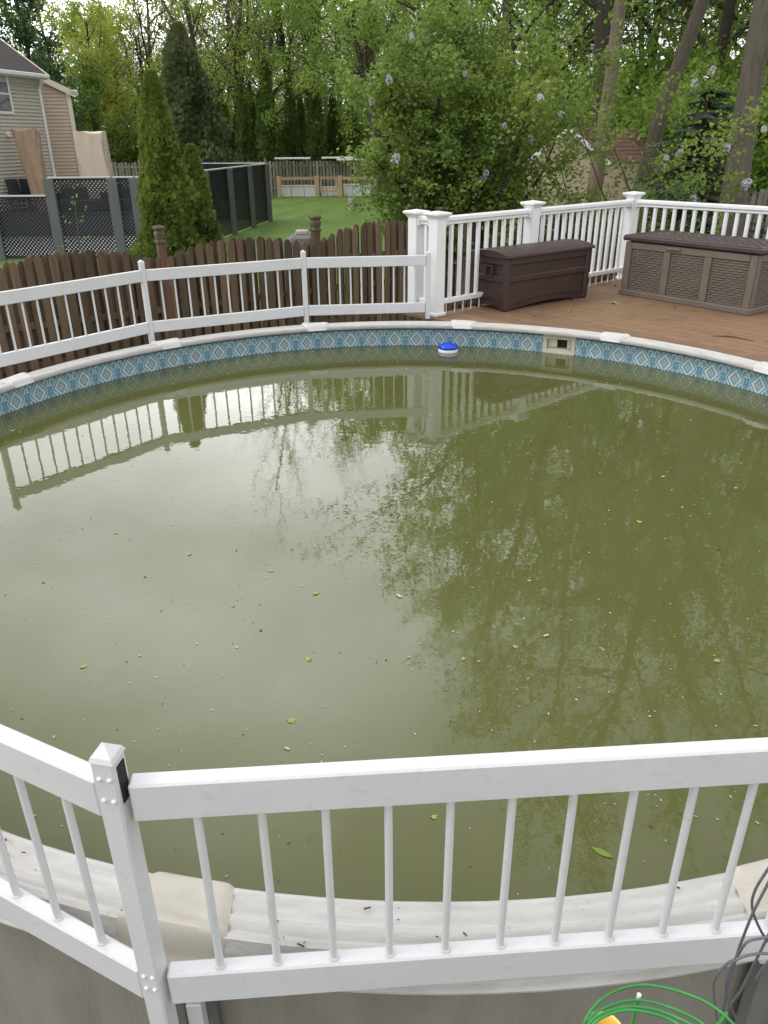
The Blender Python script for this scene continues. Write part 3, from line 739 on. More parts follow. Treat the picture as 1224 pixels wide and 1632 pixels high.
tbp(weave(G0 + vx * (TX - 0.024) + vy * 0.08, vy, TY - 0.16, 0.064, TH - 0.074, vx), 'weave_panel')
LZ = TH + 0.012
lidm = MB().box(G0 + vx * TX / 2 + vy * TY / 2 + np.array([0, 0, LZ + 0.027]), (TX + 0.06, TY + 0.05, 0.052), AXT, 0.012)
lid = tbp(lidm, 'lid', M['lid'])
lr = MB()
for x, y, w, h in ((TX / 2, 0.0, TX + 0.03, 0.03), (TX / 2, TY, TX + 0.03, 0.03), (0.0, TY / 2, 0.03, TY - 0.03), (TX, TY / 2, 0.03, TY - 0.03)):
    lr.box(G0 + vx * x + vy * y + np.array([0, 0, LZ + 0.056]), (w, h, 0.014), AXT, 0.005)
tbp(lr, 'lid_rim', M['lid'])
wv = MB()
for r in range(10):
    for c in range(14):
        a = 0.03 + (TX - 0.06) * (c + (0.5 if r % 2 else 0.0)) / 14.5; w = (TX - 0.06) / 14.5 * 0.94
        y0 = 0.03 + (TY - 0.06) * r / 10; hh = (TY - 0.06) / 10 * 0.9
        pts = []
        for k in range(5):
            for j, (dv, f) in enumerate(((0, 0), (0.25, 0.9), (0.75, 0.9), (1, 0))):
                pts.append(G0 + vx * (a + w * k / 4) + vy * (y0 + hh * dv) + np.array([0, 0, LZ + 0.052 + 0.012 * math.sin(PI * k / 4) * f]))
        wv.add(pts, [(k * 4 + j, k * 4 + 4 + j, k * 4 + 5 + j, k * 4 + 1 + j) for k in range(4) for j in range(3)])
tbp(wv, 'lid_weave', M['lid'], True)
tbp(MB().box(G0 + vx * 0.62 - vy * 0.004 + np.array([0, 0, TH - 0.03]), (0.17, 0.03, 0.026), AXT, 0.008), 'latch')

# ------------------------------------------------------------------ FLOATER
fp = atz(714, 560, ZW); fl = thing('chlorine_floater', 'blue-topped white chlorine floater drifting by the far pool wall', 'pool floater', (fp[0], fp[1], ZW))
MB().lathe([(0.05, -0.06), (0.085, -0.02), (0.093, 0.004), (0.095, 0.022), (0.090, 0.03)], n=28).build('float_body', M['whiteplastic'], fl, True)
MB().lathe([(0.090, 0.028), (0.096, 0.034), (0.097, 0.048), (0.090, 0.060), (0.070, 0.068), (0.045, 0.071), (0.042, 0.078), (0.030, 0.081), (0.006, 0.082)], n=28).build('lid', M['blue'], fl, True)
gr = MB()
for k in range(10):
    a = 2 * PI * k / 10; gr.box((0.0905 * math.cos(a), 0.0905 * math.sin(a), 0.05), (0.016, 0.012, 0.026), np.array([[math.cos(a), math.sin(a), 0], [-math.sin(a), math.cos(a), 0], [0, 0, 1]]), 0.003)
gr.build('lid_grip', M['blue'], fl)

# ------------------------------------------------------------------ BROWN SHADOWBOX FENCE
FP1, FP2 = np.array([-2.937, 10.774]), np.array([-0.982, 12.139]); FD = nrm(FP2 - FP1); FL = 2.384; FN = np.array([FD[1], -FD[0]])
bf = thing('picket_fence', 'dark brown shadowbox wooden fence with arched sections behind the pool', 'fence', (FP1[0], FP1[1], 0))
def picket_mesh(w, h, th):
    mb = MB(); n = 6; prof = [(-w / 2, 0), (w / 2, 0), (w / 2, h - w * 0.42)]
    for k in range(n + 1):
        a = PI * k / n; prof.append((w / 2 * 0.80 * math.cos(a), h - w * 0.42 + w * 0.42 * math.sin(a)))
    prof.append((-w / 2, h - w * 0.42))
    mb.v = [(x, -th / 2, z) for x, z in prof] + [(x, th / 2, z) for x, z in prof]; k = len(prof)
    mb.f = [tuple(range(k)), tuple(range(k, 2 * k))[::-1]] + [(i, k + i, k + (i + 1) % k, (i + 1) % k) for i in range(k)]
    return mb.mesh('picket')
PKM = {}
ang = math.atan2(FD[1], FD[0])
FAX = np.array([[*FD, 0], [*FN, 0], [0, 0, 1.0]])
def arch_h(u, sec):
    e = (2 * u - 1)
    return 1.47 + 0.20 * (1 - e * e) if sec < 1 else 1.50 + 0.26 * (1 - e * e)
for sec in range(-2, 6):
    base = FP1 + FD * FL * sec
    npk = 16
    for side in (0, 1):
        for k in range(npk):
            u = (k + 0.5 + (0.5 if side else 0)) / npk
            if u > 0.985: continue
            hh = arch_h(u, sec) + random.uniform(-0.018, 0.018)
            key = round(hh * 40)
            if key not in PKM: PKM[key] = picket_mesh(0.098, key / 40, 0.018)
            q = base + FD * FL * u + FN * (0.032 if side == 0 else -0.032)
            o = link('picket', PKM[key], M['picket'], bf)
            o.location = (q[0] - FP1[0], q[1] - FP1[1], 0.03); o.rotation_euler = (random.uniform(-0.012, 0.012), random.uniform(-0.012, 0.012), ang + random.uniform(-0.06, 0.06))
    for z in (0.35, 0.85, 1.28):
        q = base + FD * FL / 2
        reparent(MB().box((q[0], q[1], z), (FL - 0.10, 0.040, 0.085), FAX).build('fence_rail', M['picket']), bf)
    pm = MB().box((base[0], base[1], 0.86), (0.105, 0.105, 1.72), FAX, 0.006)
    po = reparent(pm.build('post', M['picketnew'] if sec == 0 else M['picket']), bf)
    cp = MB()
    lev = [(0.052, 1.70), (0.064, 1.71), (0.064, 1.735), (0.050, 1.75), (0.060, 1.80), (0.062, 1.83), (0.048, 1.87), (0.070, 1.885), (0.072, 1.905), (0.05, 1.925), (0.0, 1.935)]
    for w, z in lev: cp.v += [(base[0] + sx * w * FD[0] + sy * w * FN[0], base[1] + sx * w * FD[1] + sy * w * FN[1], z) for sx, sy in ((-1, -1), (1, -1), (1, 1), (-1, 1))]
    for k in range(len(lev) - 1): cp.f += [(k * 4 + j, k * 4 + (j + 1) % 4, k * 4 + 4 + (j + 1) % 4, k * 4 + 4 + j) for j in range(4)]
    c2 = cp.build('post_finial', M['finial'], po)

# ------------------------------------------------------------------ BLACK LATTICE ENCLOSURE
le = thing('lattice_enclosure', 'black lattice screen with grey boards around the neighbouring yard pool', 'lattice fence', (-5.9, 22.3, 0))
def lattice(a, b, z0, z1, p=0.104, w=0.052):
    a, b = np.array([*a, 0.0]), np.array([*b, 0.0]); L = np.linalg.norm(b - a); t = (b - a) / L; n = np.array([-t[1], t[0], 0]); hh = z1 - z0
    mb = MB()
    for lay, s in ((0.006, 1), (-0.006, -1)):
        x = -hh if s > 0 else 0.0
        while x < (L if s > 0 else L + hh):
            # centre line x + s*z ; clip to [0,L]
            za, zb = 0.0, hh
            if s > 0: za = max(za, -x); zb = min(zb, L - x)
            else: za = max(za, x - L); zb = min(zb, x)
            if zb - za > 0.02:
                c = [a + t * (x + s * za - w / 2), a + t * (x + s * za + w / 2), a + t * (x + s * zb + w / 2), a + t * (x + s * zb - w / 2)]
                zz = [z0 + za, z0 + za, z0 + zb, z0 + zb]
                vs = [q + n * lay + np.array([0, 0, z]) for q, z in zip(c, zz)] + [q + n * (lay + 0.006) + np.array([0, 0, z]) for q, z in zip(c, zz)]
                mb.add(vs, [(0, 1, 2, 3), (7, 6, 5, 4), (0, 4, 5, 1), (2, 6, 7, 3)])
            x += p
    o = mb.build('lattice_panel', M['lattice'], None, kind='stuff'); reparent(o, le)
    f = MB(); ax = np.array([t, n, [0, 0, 1.0]]); mid = (a + b) / 2
    f.box(mid + np.array([0, 0, z1 - 0.02]), (L, 0.03, 0.045), ax); f.box(mid + np.array([0, 0, z0 + 0.03]), (L, 0.03, 0.05), ax)
    reparent(f.build('panel_frame', M['lattice']), le)
    reparent(MB().box(mid + np.array([0, 0, z1 + 0.022]), (L + 0.05, 0.14, 0.04), ax, 0.006).build('top_rail', M['greyrail']), le)
def board(p, t, z1, w=0.27):
    t = np.array([*nrm(t), 0.0]); n = np.array([-t[1], t[0], 0])
    reparent(MB().box((p[0], p[1], z1 / 2), (w, 0.10, z1), np.array([t, n, [0, 0, 1.0]]), 0.006).build('post_board', M['greypost']), le)
pA = at(77, 280, 22.3)[:2]; pB = at(178, 280, 22.3)[:2]; pC = np.array([-5.95, 22.3]); pB2 = (pB + pC) / 2
pZ = pA - (pB - pA); pY = pZ - (pB - pA)
ZL = 2.06
for a, b in ((pA, pB), (pB, pB2), (pB2, pC)): lattice(a, b, 0.05, ZL)
for a, b in ((pZ, pA), (pY, pZ)): lattice(a, b, 0.05, 1.62)
tx = pB - pA
for p in (pA, pB, pB2, pC): board(p - np.array([0, 0.07]), tx, ZL - 0.0)
for p in (pZ, pY): board(p - np.array([0, 0.07]), tx, 1.62)
r1 = np.array([-5.47, 25.8]); r4 = np.array([-4.55, 33.0]); rd = (r4 - r1) / 3
rpts = [pC, r1, r1 + rd, r1 + 2 * rd, r4]
for a, b in zip(rpts[:-1], rpts[1:]): lattice(a, b, 0.05, ZL + 0.03, 0.13, 0.062)
for p in rpts[1:]: board(p + np.array([0.09, 0.0]), rd, ZL + 0.03, 0.32)
lattice(r4, r4 + np.array([-2.3, 0.6]), 0.05, ZL + 0.05)
lattice(r4 + np.array([-2.3, 0.6]), r4 + np.array([-4.6, 1.2]), 0.05, ZL + 0.05)

# raised platform and furniture behind it
pl = thing('patio_platform', 'low dark platform behind the black lattice holding covered patio things', 'platform', (-12, 28, 0))
reparent(MB().box((-13.2, 31.0, 0.36), (13.0, 5.6, 0.72), None, 0.02).build('skirt', M['darkskirt']), pl)
reparent(MB().box((-13.2, 31.0, 0.74), (13.1, 5.7, 0.04), None, 0.01).build('platform_top', M['greypost']), pl)
def cloth_cover(name, label, px, ptop, Y, w0, w1, dpt, h, mt, seed, lean):
    c = at(px, 250, Y); top = at(px, ptop, Y)[2]; r_ = np.random.default_rng(seed)
    mb = MB(); ns, na = 22, 36; ph = r_.uniform(0, 6, 6)
    for i in range(ns + 1):
        s = i / ns; w = (w0 + (w1 - w0) * s); z = 0.76 + (top - 0.76) * s
        for j in range(na):
            a = 2 * PI * j / na; ca, sa = math.cos(a), math.sin(a)
            k = 1 / max(abs(ca), abs(sa)); k = 1 + (k - 1) * 0.75
            fold = 1 + 0.09 * math.sin(5 * a + ph[0] + 2.5 * s) * (1 - s * 0.6) + 0.06 * math.sin(9 * a + ph[1] - 4 * s + 2 * math.sin(6 * s + ph[2]))
            mb.v.append((lean * s + w / 2 * ca * k * fold, dpt / 2 * sa * k * fold * (0.75 + 0.25 * s), z + (0.045 * math.sin(3 * a + ph[3]) if i == ns else 0)))
    for i in range(ns):
        for j in range(na):
            p, q = i * na + j, i * na + (j + 1) % na; mb.f.append((p, q, q + na, p + na))
    o0 = ns * na; mb.v.append((lean, 0, top + 0.02)); mb.f += [(o0 + j, o0 + (j + 1) % na, len(mb.v) - 1) for j in range(na)]
    o = mb.build(name, mt, None, True); o.location = (c[0], Y, 0.0); return tag(o, label, 'cover')
cloth_cover('furniture_cover', 'tall tan cloth cover standing by the taupe house wall', 56, 207, 29.0, 0.50, 0.80, 0.5, 2.4, M['covertan'], 3, -0.16)
cloth_cover('furniture_cover', 'wide cream cloth cover standing right of the house corner', 154, 211, 29.0, 0.88, 1.02, 0.6, 2.4, M['covercream'], 5, -0.12)
def chair_parts(root):
    MB().box((0, 0, 0.42), (0.52, 0.5, 0.06), None, 0.015).build('seat', M['furn'], root)
    MB().box((0, 0.25, 0.75), (0.50, 0.05, 0.60), np.array([[1, 0, 0], [0, 0.97, -0.2], [0, 0.2, 0.97]]), 0.015).build('backrest', M['furn'], root)
    for sx in (-0.25, 0.25):
        MB().box((sx, 0.0, 0.63), (0.05, 0.5, 0.04), None, 0.01).build('armrest', M['furn'], root)
        for sy in (-0.22, 0.22): MB().tube([(sx, sy, 0), (sx, sy, 0.62)], 0.02, 6).build('leg', M['furn'], root)
c0 = at(26, 285, 28.9)
ch = thing('patio_chair', 'charcoal patio chair nearest the house, left of the tan cover', 'chair', (c0[0], 28.9, 0.76), R_(60), 'charcoal chairs on the platform'); chair_parts(ch)
c1 = at(46, 285, 29.6); dup(ch, (c1[0], 29.6, 0.76), R_(180), 'charcoal patio chair half hidden behind the tan cover')
tbx = at(38, 290, 29.0)
ta = thing('patio_table', 'low charcoal patio table between the dark chairs', 'table', (tbx[0], 29.0, 0.76))
MB().box((0, 0, 0.50), (0.9, 0.7, 0.04), None, 0.01).build('tabletop', M['furn'], ta)
for sx in (-0.4, 0.4):
    for sy in (-0.3, 0.3): MB().tube([(sx, sy, 0), (sx, sy, 0.48)], 0.02, 6).build('leg', M['furn'], ta)
for px_, lab in ((128, 'dark patio sofa behind the lattice below the cream cover'), (208, 'dark patio sofa behind the lattice beside the arborvitae')):
    q = at(px_, 290, 28.6); s_ = thing('patio_sofa', lab, 'sofa', (q[0], 28.6, 0.76), 0, 'dark sofas on the platform')
    MB().box((0, 0, 0.24), (1.7, 0.75, 0.36), None, 0.04).build('seat', M['furn'], s_)
    MB().box((0, 0.34, 0.55), (1.7, 0.16, 0.46), None, 0.04).build('backrest', M['furn'], s_)
    for sx in (-0.8, 0.8): MB().box((sx, 0, 0.40), (0.16, 0.74, 0.46), None, 0.03).build('armrest', M['furn'], s_)

# ------------------------------------------------------------------ HOUSE (left)
hs_ = thing('house', 'two-storey taupe sided house with dark roof on the left edge', 'house', (-15.5, 32, 0))
def hp(mb, name, mt, parent=None, smooth=False, kind=None):
    o = mb.build(name, mt, None, smooth, kind)
    if parent is None: reparent(o, hs_)
    else: o.parent = parent
    return o
HC = at(86, 268, 32.0)[:2]                       # far corner of block A
dA = nrm([-0.25, -0.97]); nA = np.array([-dA[1], dA[0]])
if nA @ (np.array([0, 0]) - HC) < 0: nA = -nA
ZE = 5.05; LA = 9.0
def lap(a, b, z0, z1, n, exp=0.115, cut=None):
    """lap siding from a to b: saw-tooth courses; cut(z)-> fraction of length kept (gable)"""
    mb = MB(); a3, b3, n3 = np.array([*a, 0.0]), np.array([*b, 0.0]), np.array([*n, 0.0]); z = z0
    while z < z1 - 1e-6:
        zt_ = min(z + exp, z1); k0 = 1.0 if cut is None else cut(z); k1 = 1.0 if cut is None else cut(zt_)
        e0, e1 = a3 + (b3 - a3) * k0, a3 + (b3 - a3) * k1
        mb.add([a3 + n3 * 0.034 + [0, 0, z], e0 + n3 * 0.034 + [0, 0, z], e1 + [0, 0, zt_], a3 + [0, 0, zt_], a3 + [0, 0, z], e0 + [0, 0, z]], [(0, 1, 2, 3), (4, 5, 1, 0)])
        z = zt_
    return mb
hp(lap(HC, HC + dA * LA, 0, ZE, nA), 'siding_course', M['siding'], kind='stuff')
d3, n3 = np.array([*dA, 0]), np.array([*nA, 0]); c3 = np.array([*HC, 0]); AXH = np.array([d3, n3, [0, 0, 1.0]])
hp(MB().box(c3 + d3 * LA / 2 - n3 * 3.05 + [0, 0, ZE / 2], (LA - 0.02, 6.0, ZE - 0.02), AXH), 'wall', M['siding'])
# roof of block A rises away from the wall
pit = 0.68; run = 4.2; ov = 0.30
def slab(p, u, v, th, mt, name): 
    w = np.cross(u, v); w = w / np.linalg.norm(w) * th
    vs = [p, p + u, p + u + v, p + v]; vs = vs + [q - w for q in vs]
    return hp(MB().add(vs, [(0, 1, 2, 3), (7, 6, 5, 4)] + [(i, 4 + i, 4 + (i + 1) % 4, (i + 1) % 4) for i in range(4)]), name, mt)
e0 = c3 - d3 * 0.15 + n3 * ov + [0, 0, ZE + 0.10]
slab(e0, d3 * (LA + 0.3), -n3 * run + np.array([0, 0, run * pit]), -0.08, M['roof'], 'roof')
slab(e0 - d3 * 0.025 + n3 * 0.02 + [0, 0, 0.02], d3 * 0.05, -n3 * run + np.array([0, 0, run * pit]), -0.20, M['creamtrim'], 'rake_trim')
hp(MB().box(c3 + d3 * LA / 2 + n3 * (ov + 0.05) + [0, 0, ZE + 0.03], (LA + 0.3, 0.12, 0.13), AXH, 0.02), 'gutter', M['trim'])
hp(MB().box(c3 + d3 * LA / 2 + n3 * (ov / 2) + [0, 0, ZE - 0.05], (LA + 0.3, ov, 0.03), AXH), 'soffit', M['trim'])
hp(MB().box(c3 + d3 * LA / 2 + n3 * 0.03 + [0, 0, ZE - 0.16], (LA, 0.03, 0.18), AXH), 'frieze_board', M['siding'])
ds = c3 + d3 * 0.12 + n3 * 0.06
hp(MB().tube([c3 + d3 * 0.25 + n3 * (ov + 0.03) + [0, 0, ZE - 0.02], ds + n3 * 0.12 + [0, 0, ZE - 0.22], ds + [0, 0, ZE - 0.38], ds + [0, 0, 0.1]], 0.055, 6), 'downspout', M['trim'])
# window on block A : centre around px x=-4
def on_wall(px, py):
    dd = ray(px, py); t_ = (np.array([*HC]) @ nA) / (dd[:2] @ nA); q = dd * t_; return np.array([q[0], q[1], q[2] + H])
wr = on_wall(15, 150); wz0, wz1 = on_wall(14, 180)[2], on_wall(6, 119)[2]
wc = wr + d3 * 0.55; wc[2] = (wz0 + wz1) / 2; wh = wz1 - wz0
wf = MB()
for dx, dz, w, h in ((0, wh / 2, 1.1, 0.09), (0, -wh / 2, 1.1, 0.09), (0.51, 0, 0.09, wh - 0.09), (-0.51, 0, 0.09, wh - 0.09), (0, 0, 0.93, 0.06)):
    wf.box(wc + d3 * dx + n3 * 0.03 + [0, 0, dz], (w, 0.07, h), AXH, 0.005)
wo_ = hp(wf, 'window', M['trim'])
for dz in (wh / 4, -wh / 4): hp(MB().box(wc + n3 * 0.025 + [0, 0, dz], (0.95, 0.02, wh / 2 - 0.06), AXH), 'pane', M['glass'], wo_)
lp = on_wall(10, 213)
hp(MB().box(lp + n3 * 0.06, (0.16, 0.12, 0.14), AXH, 0.03).box(lp + n3 * 0.10 + [0, 0, -0.08], (0.12, 0.14, 0.06), AXH, 0.02), 'vent_hood', M['creamtrim'])
# gable wing B, frontal
YB = 33.2
b0 = at(60, 250, YB)[:2]; wd = nrm([0.92, 0.39]); bd = np.array([-wd[1], wd[0]]); r127 = ray(127, 250)[:2]
Lb = float(np.linalg.solve(np.array([[wd[0], -r127[0]], [wd[1], -r127[1]]]), -b0)[0]); b1 = b0 + wd * Lb
zb1 = at(112, 146, b1[1])[2]; zb0 = at(62, 110, b0[1])[2]
def cutB(z): return 1.0 if z <= zb1 else max(0.0, 1 - (z - zb1) / (zb0 - zb1))
hp(lap(b0, b1, 0, zb0, -bd, 0.125, cutB), 'siding_course', M['siding2'], kind='stuff')
q0, q1, q2, q3 = b0 + bd * 0.02, b1 + bd * 0.02, b1 + bd * 6, b0 + bd * 6
hp(MB().add([(*q0, 0), (*q1, 0), (*q1, zb1), (*q0, zb0), (*q3, 0), (*q2, 0), (*q2, zb1), (*q3, zb0)], [(0, 1, 2, 3), (1, 5, 6, 2), (5, 4, 7, 6), (3, 2, 6, 7)]), 'wall', M['siding2'])
w3, bd3 = np.array([*wd, 0]), np.array([*bd, 0]); AXW = np.array([w3, bd3, [0, 0, 1.0]])
rk = w3 * (Lb + 0.28) + np.array([0, 0, (zb1 - zb0) * (Lb + 0.28) / Lb])
slab(np.array([*(b0 - bd * 0.16), zb0 + 0.12]), rk, bd3 * 6.2, 0.08, M['roof'], 'roof')
slab(np.array([*(b0 - bd * 0.20), zb0 + 0.10]), rk, bd3 * 0.05, 0.20, M['creamtrim'], 'rake_trim')
hp(MB().box((*(b1 - wd * 0.05 - bd * 0.03), zb1 / 2), (0.16, 0.10, zb1), AXW, 0.01), 'corner_board', M['creamtrim'])
hp(MB().box((*(b1 + wd * 0.10 - bd * 0.1), zb1 - 0.05), (0.42, 0.2, 0.2), AXW, 0.03), 'eave_return', M['creamtrim'])

# ------------------------------------------------------------------ BACK YARD: grey fence, timber gate, canopies, rocks
gf = thing('picket_fence', 'long weathered grey picket fence along the back of the lawn', 'fence', (0, 49, 0))
pk = MB().box((0, 0, 0.93), (0.14, 0.022, 1.80), None).mesh('picket')
xs0, xs1 = at(85, 250, 49)[0], at(605, 250, 49)[0]
n = int((xs1 - xs0) / 0.195)
for i in range(n):
    x = xs0 + 0.195 * i
    o = link('picket', pk, M['greywood'], gf); o.location = (x, 0.0 + (0.03 if i % 2 else -0.03), random.uniform(-0.02, 0.05))
for z in (0.4, 1.0, 1.6): reparent(MB().box(((xs0 + xs1) / 2, 49.0, z), (xs1 - xs0, 0.035, 0.09)).build('fence_rail', M['greywood']), gf)
for i in range(9):
    x = xs0 + 2.44 * i; reparent(MB().box((x, 49.06, 1.0), (0.13, 0.11, 2.0), None, 0.01).build('post', M['greywood']), gf)
tf = thing('timber_gate', 'low tan timber rail and gate at the far end of the lawn', 'gate', (-3, 47.4, 0))
YT = 47.4
def X(px): return at(px, 285, YT)[0]
for px_ in (444, 505, 542, 597):
    reparent(MB().box((X(px_), YT, 0.56), (0.24, 0.16, 1.12), None, 0.01).build('post', M['lumber']), tf)
for a, b in ((444, 505), (542, 597)):
    reparent(MB().box(((X(a) + X(b)) / 2, YT, 0.98), (X(b) - X(a) - 0.25, 0.10, 0.14), None, 0.01).build('rail', M['lumber']), tf)
gx0, gx1 = X(507) + 0.08, X(540) - 0.08
for zc_, hh in ((1.0, 0.12), (0.32, 0.10)): reparent(MB().box(((gx0 + gx1) / 2, YT, zc_), (gx1 - gx0, 0.06, hh)).build('gate_rail', M['lumber']), tf)
for x in (gx0 + 0.06, gx1 - 0.06): reparent(MB().box((x, YT + 0.002, 0.66), (0.11, 0.055, 0.56)).build('gate_stile', M['lumber']), tf)
for (a, b, hh, yy, lab) in ((441, 503, 0.56, 48.1, 'white low wall left of the timber gate'), (509, 541, 0.46, 48.25, 'white low wall seen through the timber gate'), (546, 592, 0.60, 48.1, 'white low wall right of the timber gate')):
    w = thing('low_wall', lab, 'wall', ((X(a) + X(b)) / 2, yy, 0), 0, 'white low walls behind the timber gate')
    nb = 3
    for k in range(nb):
        ln = (X(b) - X(a)) / nb; MB().box((-(X(b) - X(a)) / 2 + ln * (k + 0.5), 0, hh / 2), (ln - 0.02, 0.3, hh), None, 0.015).build('block', M['whitepaint'], w)
    MB().box((0, 0, hh + 0.025), (X(b) - X(a) + 0.05, 0.36, 0.05), None, 0.01).build('coping', M['whitepaint'], w)
for a, b, py, yy, lab in ((438, 495, 252.5, 48.4, 'white flat canopy top just right of the lattice screen'), (513, 567, 251.5, 48.5, 'longest white flat canopy top above the timber gate'), (537, 581, 254.5, 48.2, 'white flat canopy top lowest and farthest right')):
    q0, q1 = at(a, py, yy), at(b, py, yy); cx = (q0[0] + q1[0]) / 2; w = q1[0] - q0[0]
    cn = thing('canopy_frame', lab, 'canopy', (cx, yy, 0), 0, 'white flat canopies by the back fence')
    MB().box((0, 0, q0[2]), (w, 0.7, 0.09), None, 0.02).build('canopy_top', M['whitepaint'], cn)
    for sx in (-1, 1):
        for sy in (-1, 1): MB().tube([(sx * (w / 2 - 0.15), sy * 0.28, 0), (sx * (w / 2 - 0.15), sy * 0.28, q0[2] - 0.04)], 0.02, 6).build('leg', M['greypost'], cn)
def rock_mesh(seed, sx, sy, sz):
    r_ = np.random.default_rng(seed); mb = MB(); n, k = 10, 6; ph = r_.uniform(0, 6, 4)
    pr = []
    for i in range(k + 1):
        th = PI * i / k
        for j in range(n):
            a = 2 * PI * j / n; rr = 1 + 0.16 * math.sin(2 * a + ph[0] + i) + 0.12 * math.sin(3 * a + ph[1] + 2 * th) + r_.uniform(-0.06, 0.06)
            mb.v.append((sx * rr * math.sin(th) * math.cos(a), sy * rr * math.sin(th) * math.sin(a), sz * math.cos(th) * (1 + 0.1 * math.sin(a + ph[2]))))
    for i in range(k):
        for j in range(n):
            p, q = i * n + j, i * n + (j + 1) % n; mb.f.append((p, p + n, q + n, q))
    return mb.mesh('rock')
rms = [rock_mesh(i, 0.30, 0.24, 0.17) for i in range(5)]
for i, (px_, py_) in enumerate(((602, 309), (612, 311), (622, 312), (633, 311), (645, 312), (617, 305), (613, 301), (624, 307), (655, 312), (606, 312), (664, 315), (640, 307), (676, 316), (690, 318))):
    q = atz(px_, py_, 0.1); o = link('rock', rms[i % 5], M['stone'], None, True); o.location = (q[0], q[1], 0.08 + (0.14 if py_ < 308 else 0)); s = random.uniform(0.75, 1.25); o.scale = (s, s, s); o.rotation_euler = (0, 0, random.uniform(0, 6))
    tag(o, 'pale rounded rock in the pile at the edge of the lawn', 'rock', 'pale rocks piled at the lawn edge')
q = at(474, 366, 13.6); o = link('boulder', rock_mesh(31, 0.50, 0.4, 0.55), M['greystone'], None, True); o.location = (q[0], 13.9, q[2] - 0.5)
o.scale = (0.9, 0.9, max(0.6, (q[2] - 0.4) / 0.6)); o.location = (q[0], 14.0, 0.62); o.scale = (0.95, 0.95, 1.52); tag(o, 'rounded grey boulder showing above the brown fence near its post', 'boulder')
q = at(481, 370, 13.0); o = MB().box((0, 0, 0), (0.20, 0.14, 0.07), None, 0.015).build('stone_block', M['stone']); o.location = (q[0], 13.0, q[2]); 
sb = o; tag(o, 'small pale flat stone on top of a grey pillar behind the fence', 'stone')
o2 = MB().box((q[0], 13.0, (q[2] - 0.035) / 2), (0.34, 0.3, q[2] - 0.035), None, 0.05).build('stone_pillar', M['greystone']); tag(o2, 'short grey stone pillar behind the brown fence beside the boulder', 'pillar')

# ------------------------------------------------------------------ SHED (right)
YS = 23.0
sx0 = at(880, 260, YS)[0]; sxe = at(962, 260, YS)[0]; zr = at(905, 205, YS)[2]; zeave = at(957, 257, YS)[2]
sh = thing('garden_shed', 'small tan shed with brown shingle roof behind the lilac', 'shed', (sxe, YS, 0))
def sp_(mb, name, mt, kind=None): return reparent(mb.build(name, mt, None, False, kind), sh)
xr = at(906, 210, YS)[0]; xl = 2 * xr - sxe
sp_(MB().add([(xl, YS, 0), (sxe, YS, 0), (sxe, YS, zeave), (xr, YS, zr), (xl, YS, zeave)], [(0, 1, 2, 3, 4)]), 'gable_wall', M['shedwall'])
dv = np.array([0.80, 0.60]); SL = 3.0
e = np.array([sxe, YS])
sp_(MB().add([(sxe, YS, 0), (sxe + dv[0] * SL, YS + dv[1] * SL, 0), (sxe + dv[0] * SL, YS + dv[1] * SL, zeave), (sxe, YS, zeave)], [(0, 1, 2, 3)]), 'side_wall', M['shedwall'])
rows = 9; sm_ = MB()
for r in range(rows):
    f0, f1 = r / rows, (r + 1) / rows; 
    def rp(f, s, up): 
        x = sxe + 0.14 + (xr - sxe - 0.14) * f; z = zeave - 0.06 + (zr + 0.02 - zeave + 0.06) * f
        return (x + dv[0] * (s - 0.12), YS + dv[1] * (s - 0.12) , z + up)
    nsh = 12
    for k in range(nsh):
        s0 = SL * k / nsh + 0.02 * (r % 2); s1 = SL * (k + 1) / nsh - 0.012 + 0.02 * (r % 2); u = random.uniform(0.024, 0.036)
        sm_.add([rp(f0, s0, u), rp(f0, s1, u), rp(f1, s1, 0.008), rp(f1, s0, 0.008), rp(f0, s0, 0), rp(f0, s1, 0)], [(0, 1, 2, 3), (4, 5, 1, 0), (0, 3, 4), (1, 5, 2)])
sp_(sm_, 'shingle', M['shedroof'], 'stuff')
u_ = nrm([xr - sxe - 0.14, 0, zr - zeave + 0.06])
for a_, b_ in (((sxe + 0.16, YS - 0.10, zeave - 0.10), (xr, YS - 0.10, zr - 0.02)), ((2 * xr - sxe - 0.16, YS - 0.10, zeave - 0.10), (xr, YS - 0.10, zr - 0.02))):
    a_, b_ = np.array(a_), np.array(b_); t_ = nrm(b_ - a_); sp_(MB().box((a_ + b_) / 2, (np.linalg.norm(b_ - a_), 0.04, 0.12), np.array([t_, [0, 1, 0], np.cross(t_, [0, 1, 0])]), 0.005), 'rake_trim', M['whitepaint'])
# grey picket fence, right
gq0, gq1 = at(1025, 300, 18.3), at(1250, 305, 16.9)
rf = thing('picket_fence', 'old grey picket fence under the dark spruce behind the deck', 'fence', (gq0[0], gq0[1], 0))
dv_ = gq1[:2] - gq0[:2]; Lr = np.linalg.norm(dv_); dv_ = dv_ / Lr; a_ = math.atan2(dv_[1], dv_[0])
pkr = picket_mesh(0.085, 1.95, 0.02)
i = 0
while i * 0.125 < Lr:
    q = dv_ * 0.125 * i; o = link('picket', pkr, M['greywood'], rf); o.location = (q[0], q[1], random.uniform(-0.06, 0.04)); o.rotation_euler = (0, random.uniform(-0.02, 0.02), a_); i += 1
for z in (0.5, 1.55): reparent(MB().box((*((gq0[:2] + gq1[:2]) / 2 + np.array([-dv_[1], dv_[0]]) * 0.035), z), (Lr, 0.04, 0.09), np.array([[*dv_, 0], [-dv_[1], dv_[0], 0], [0, 0, 1.0]])).build('fence_rail', M['greywood']), rf)

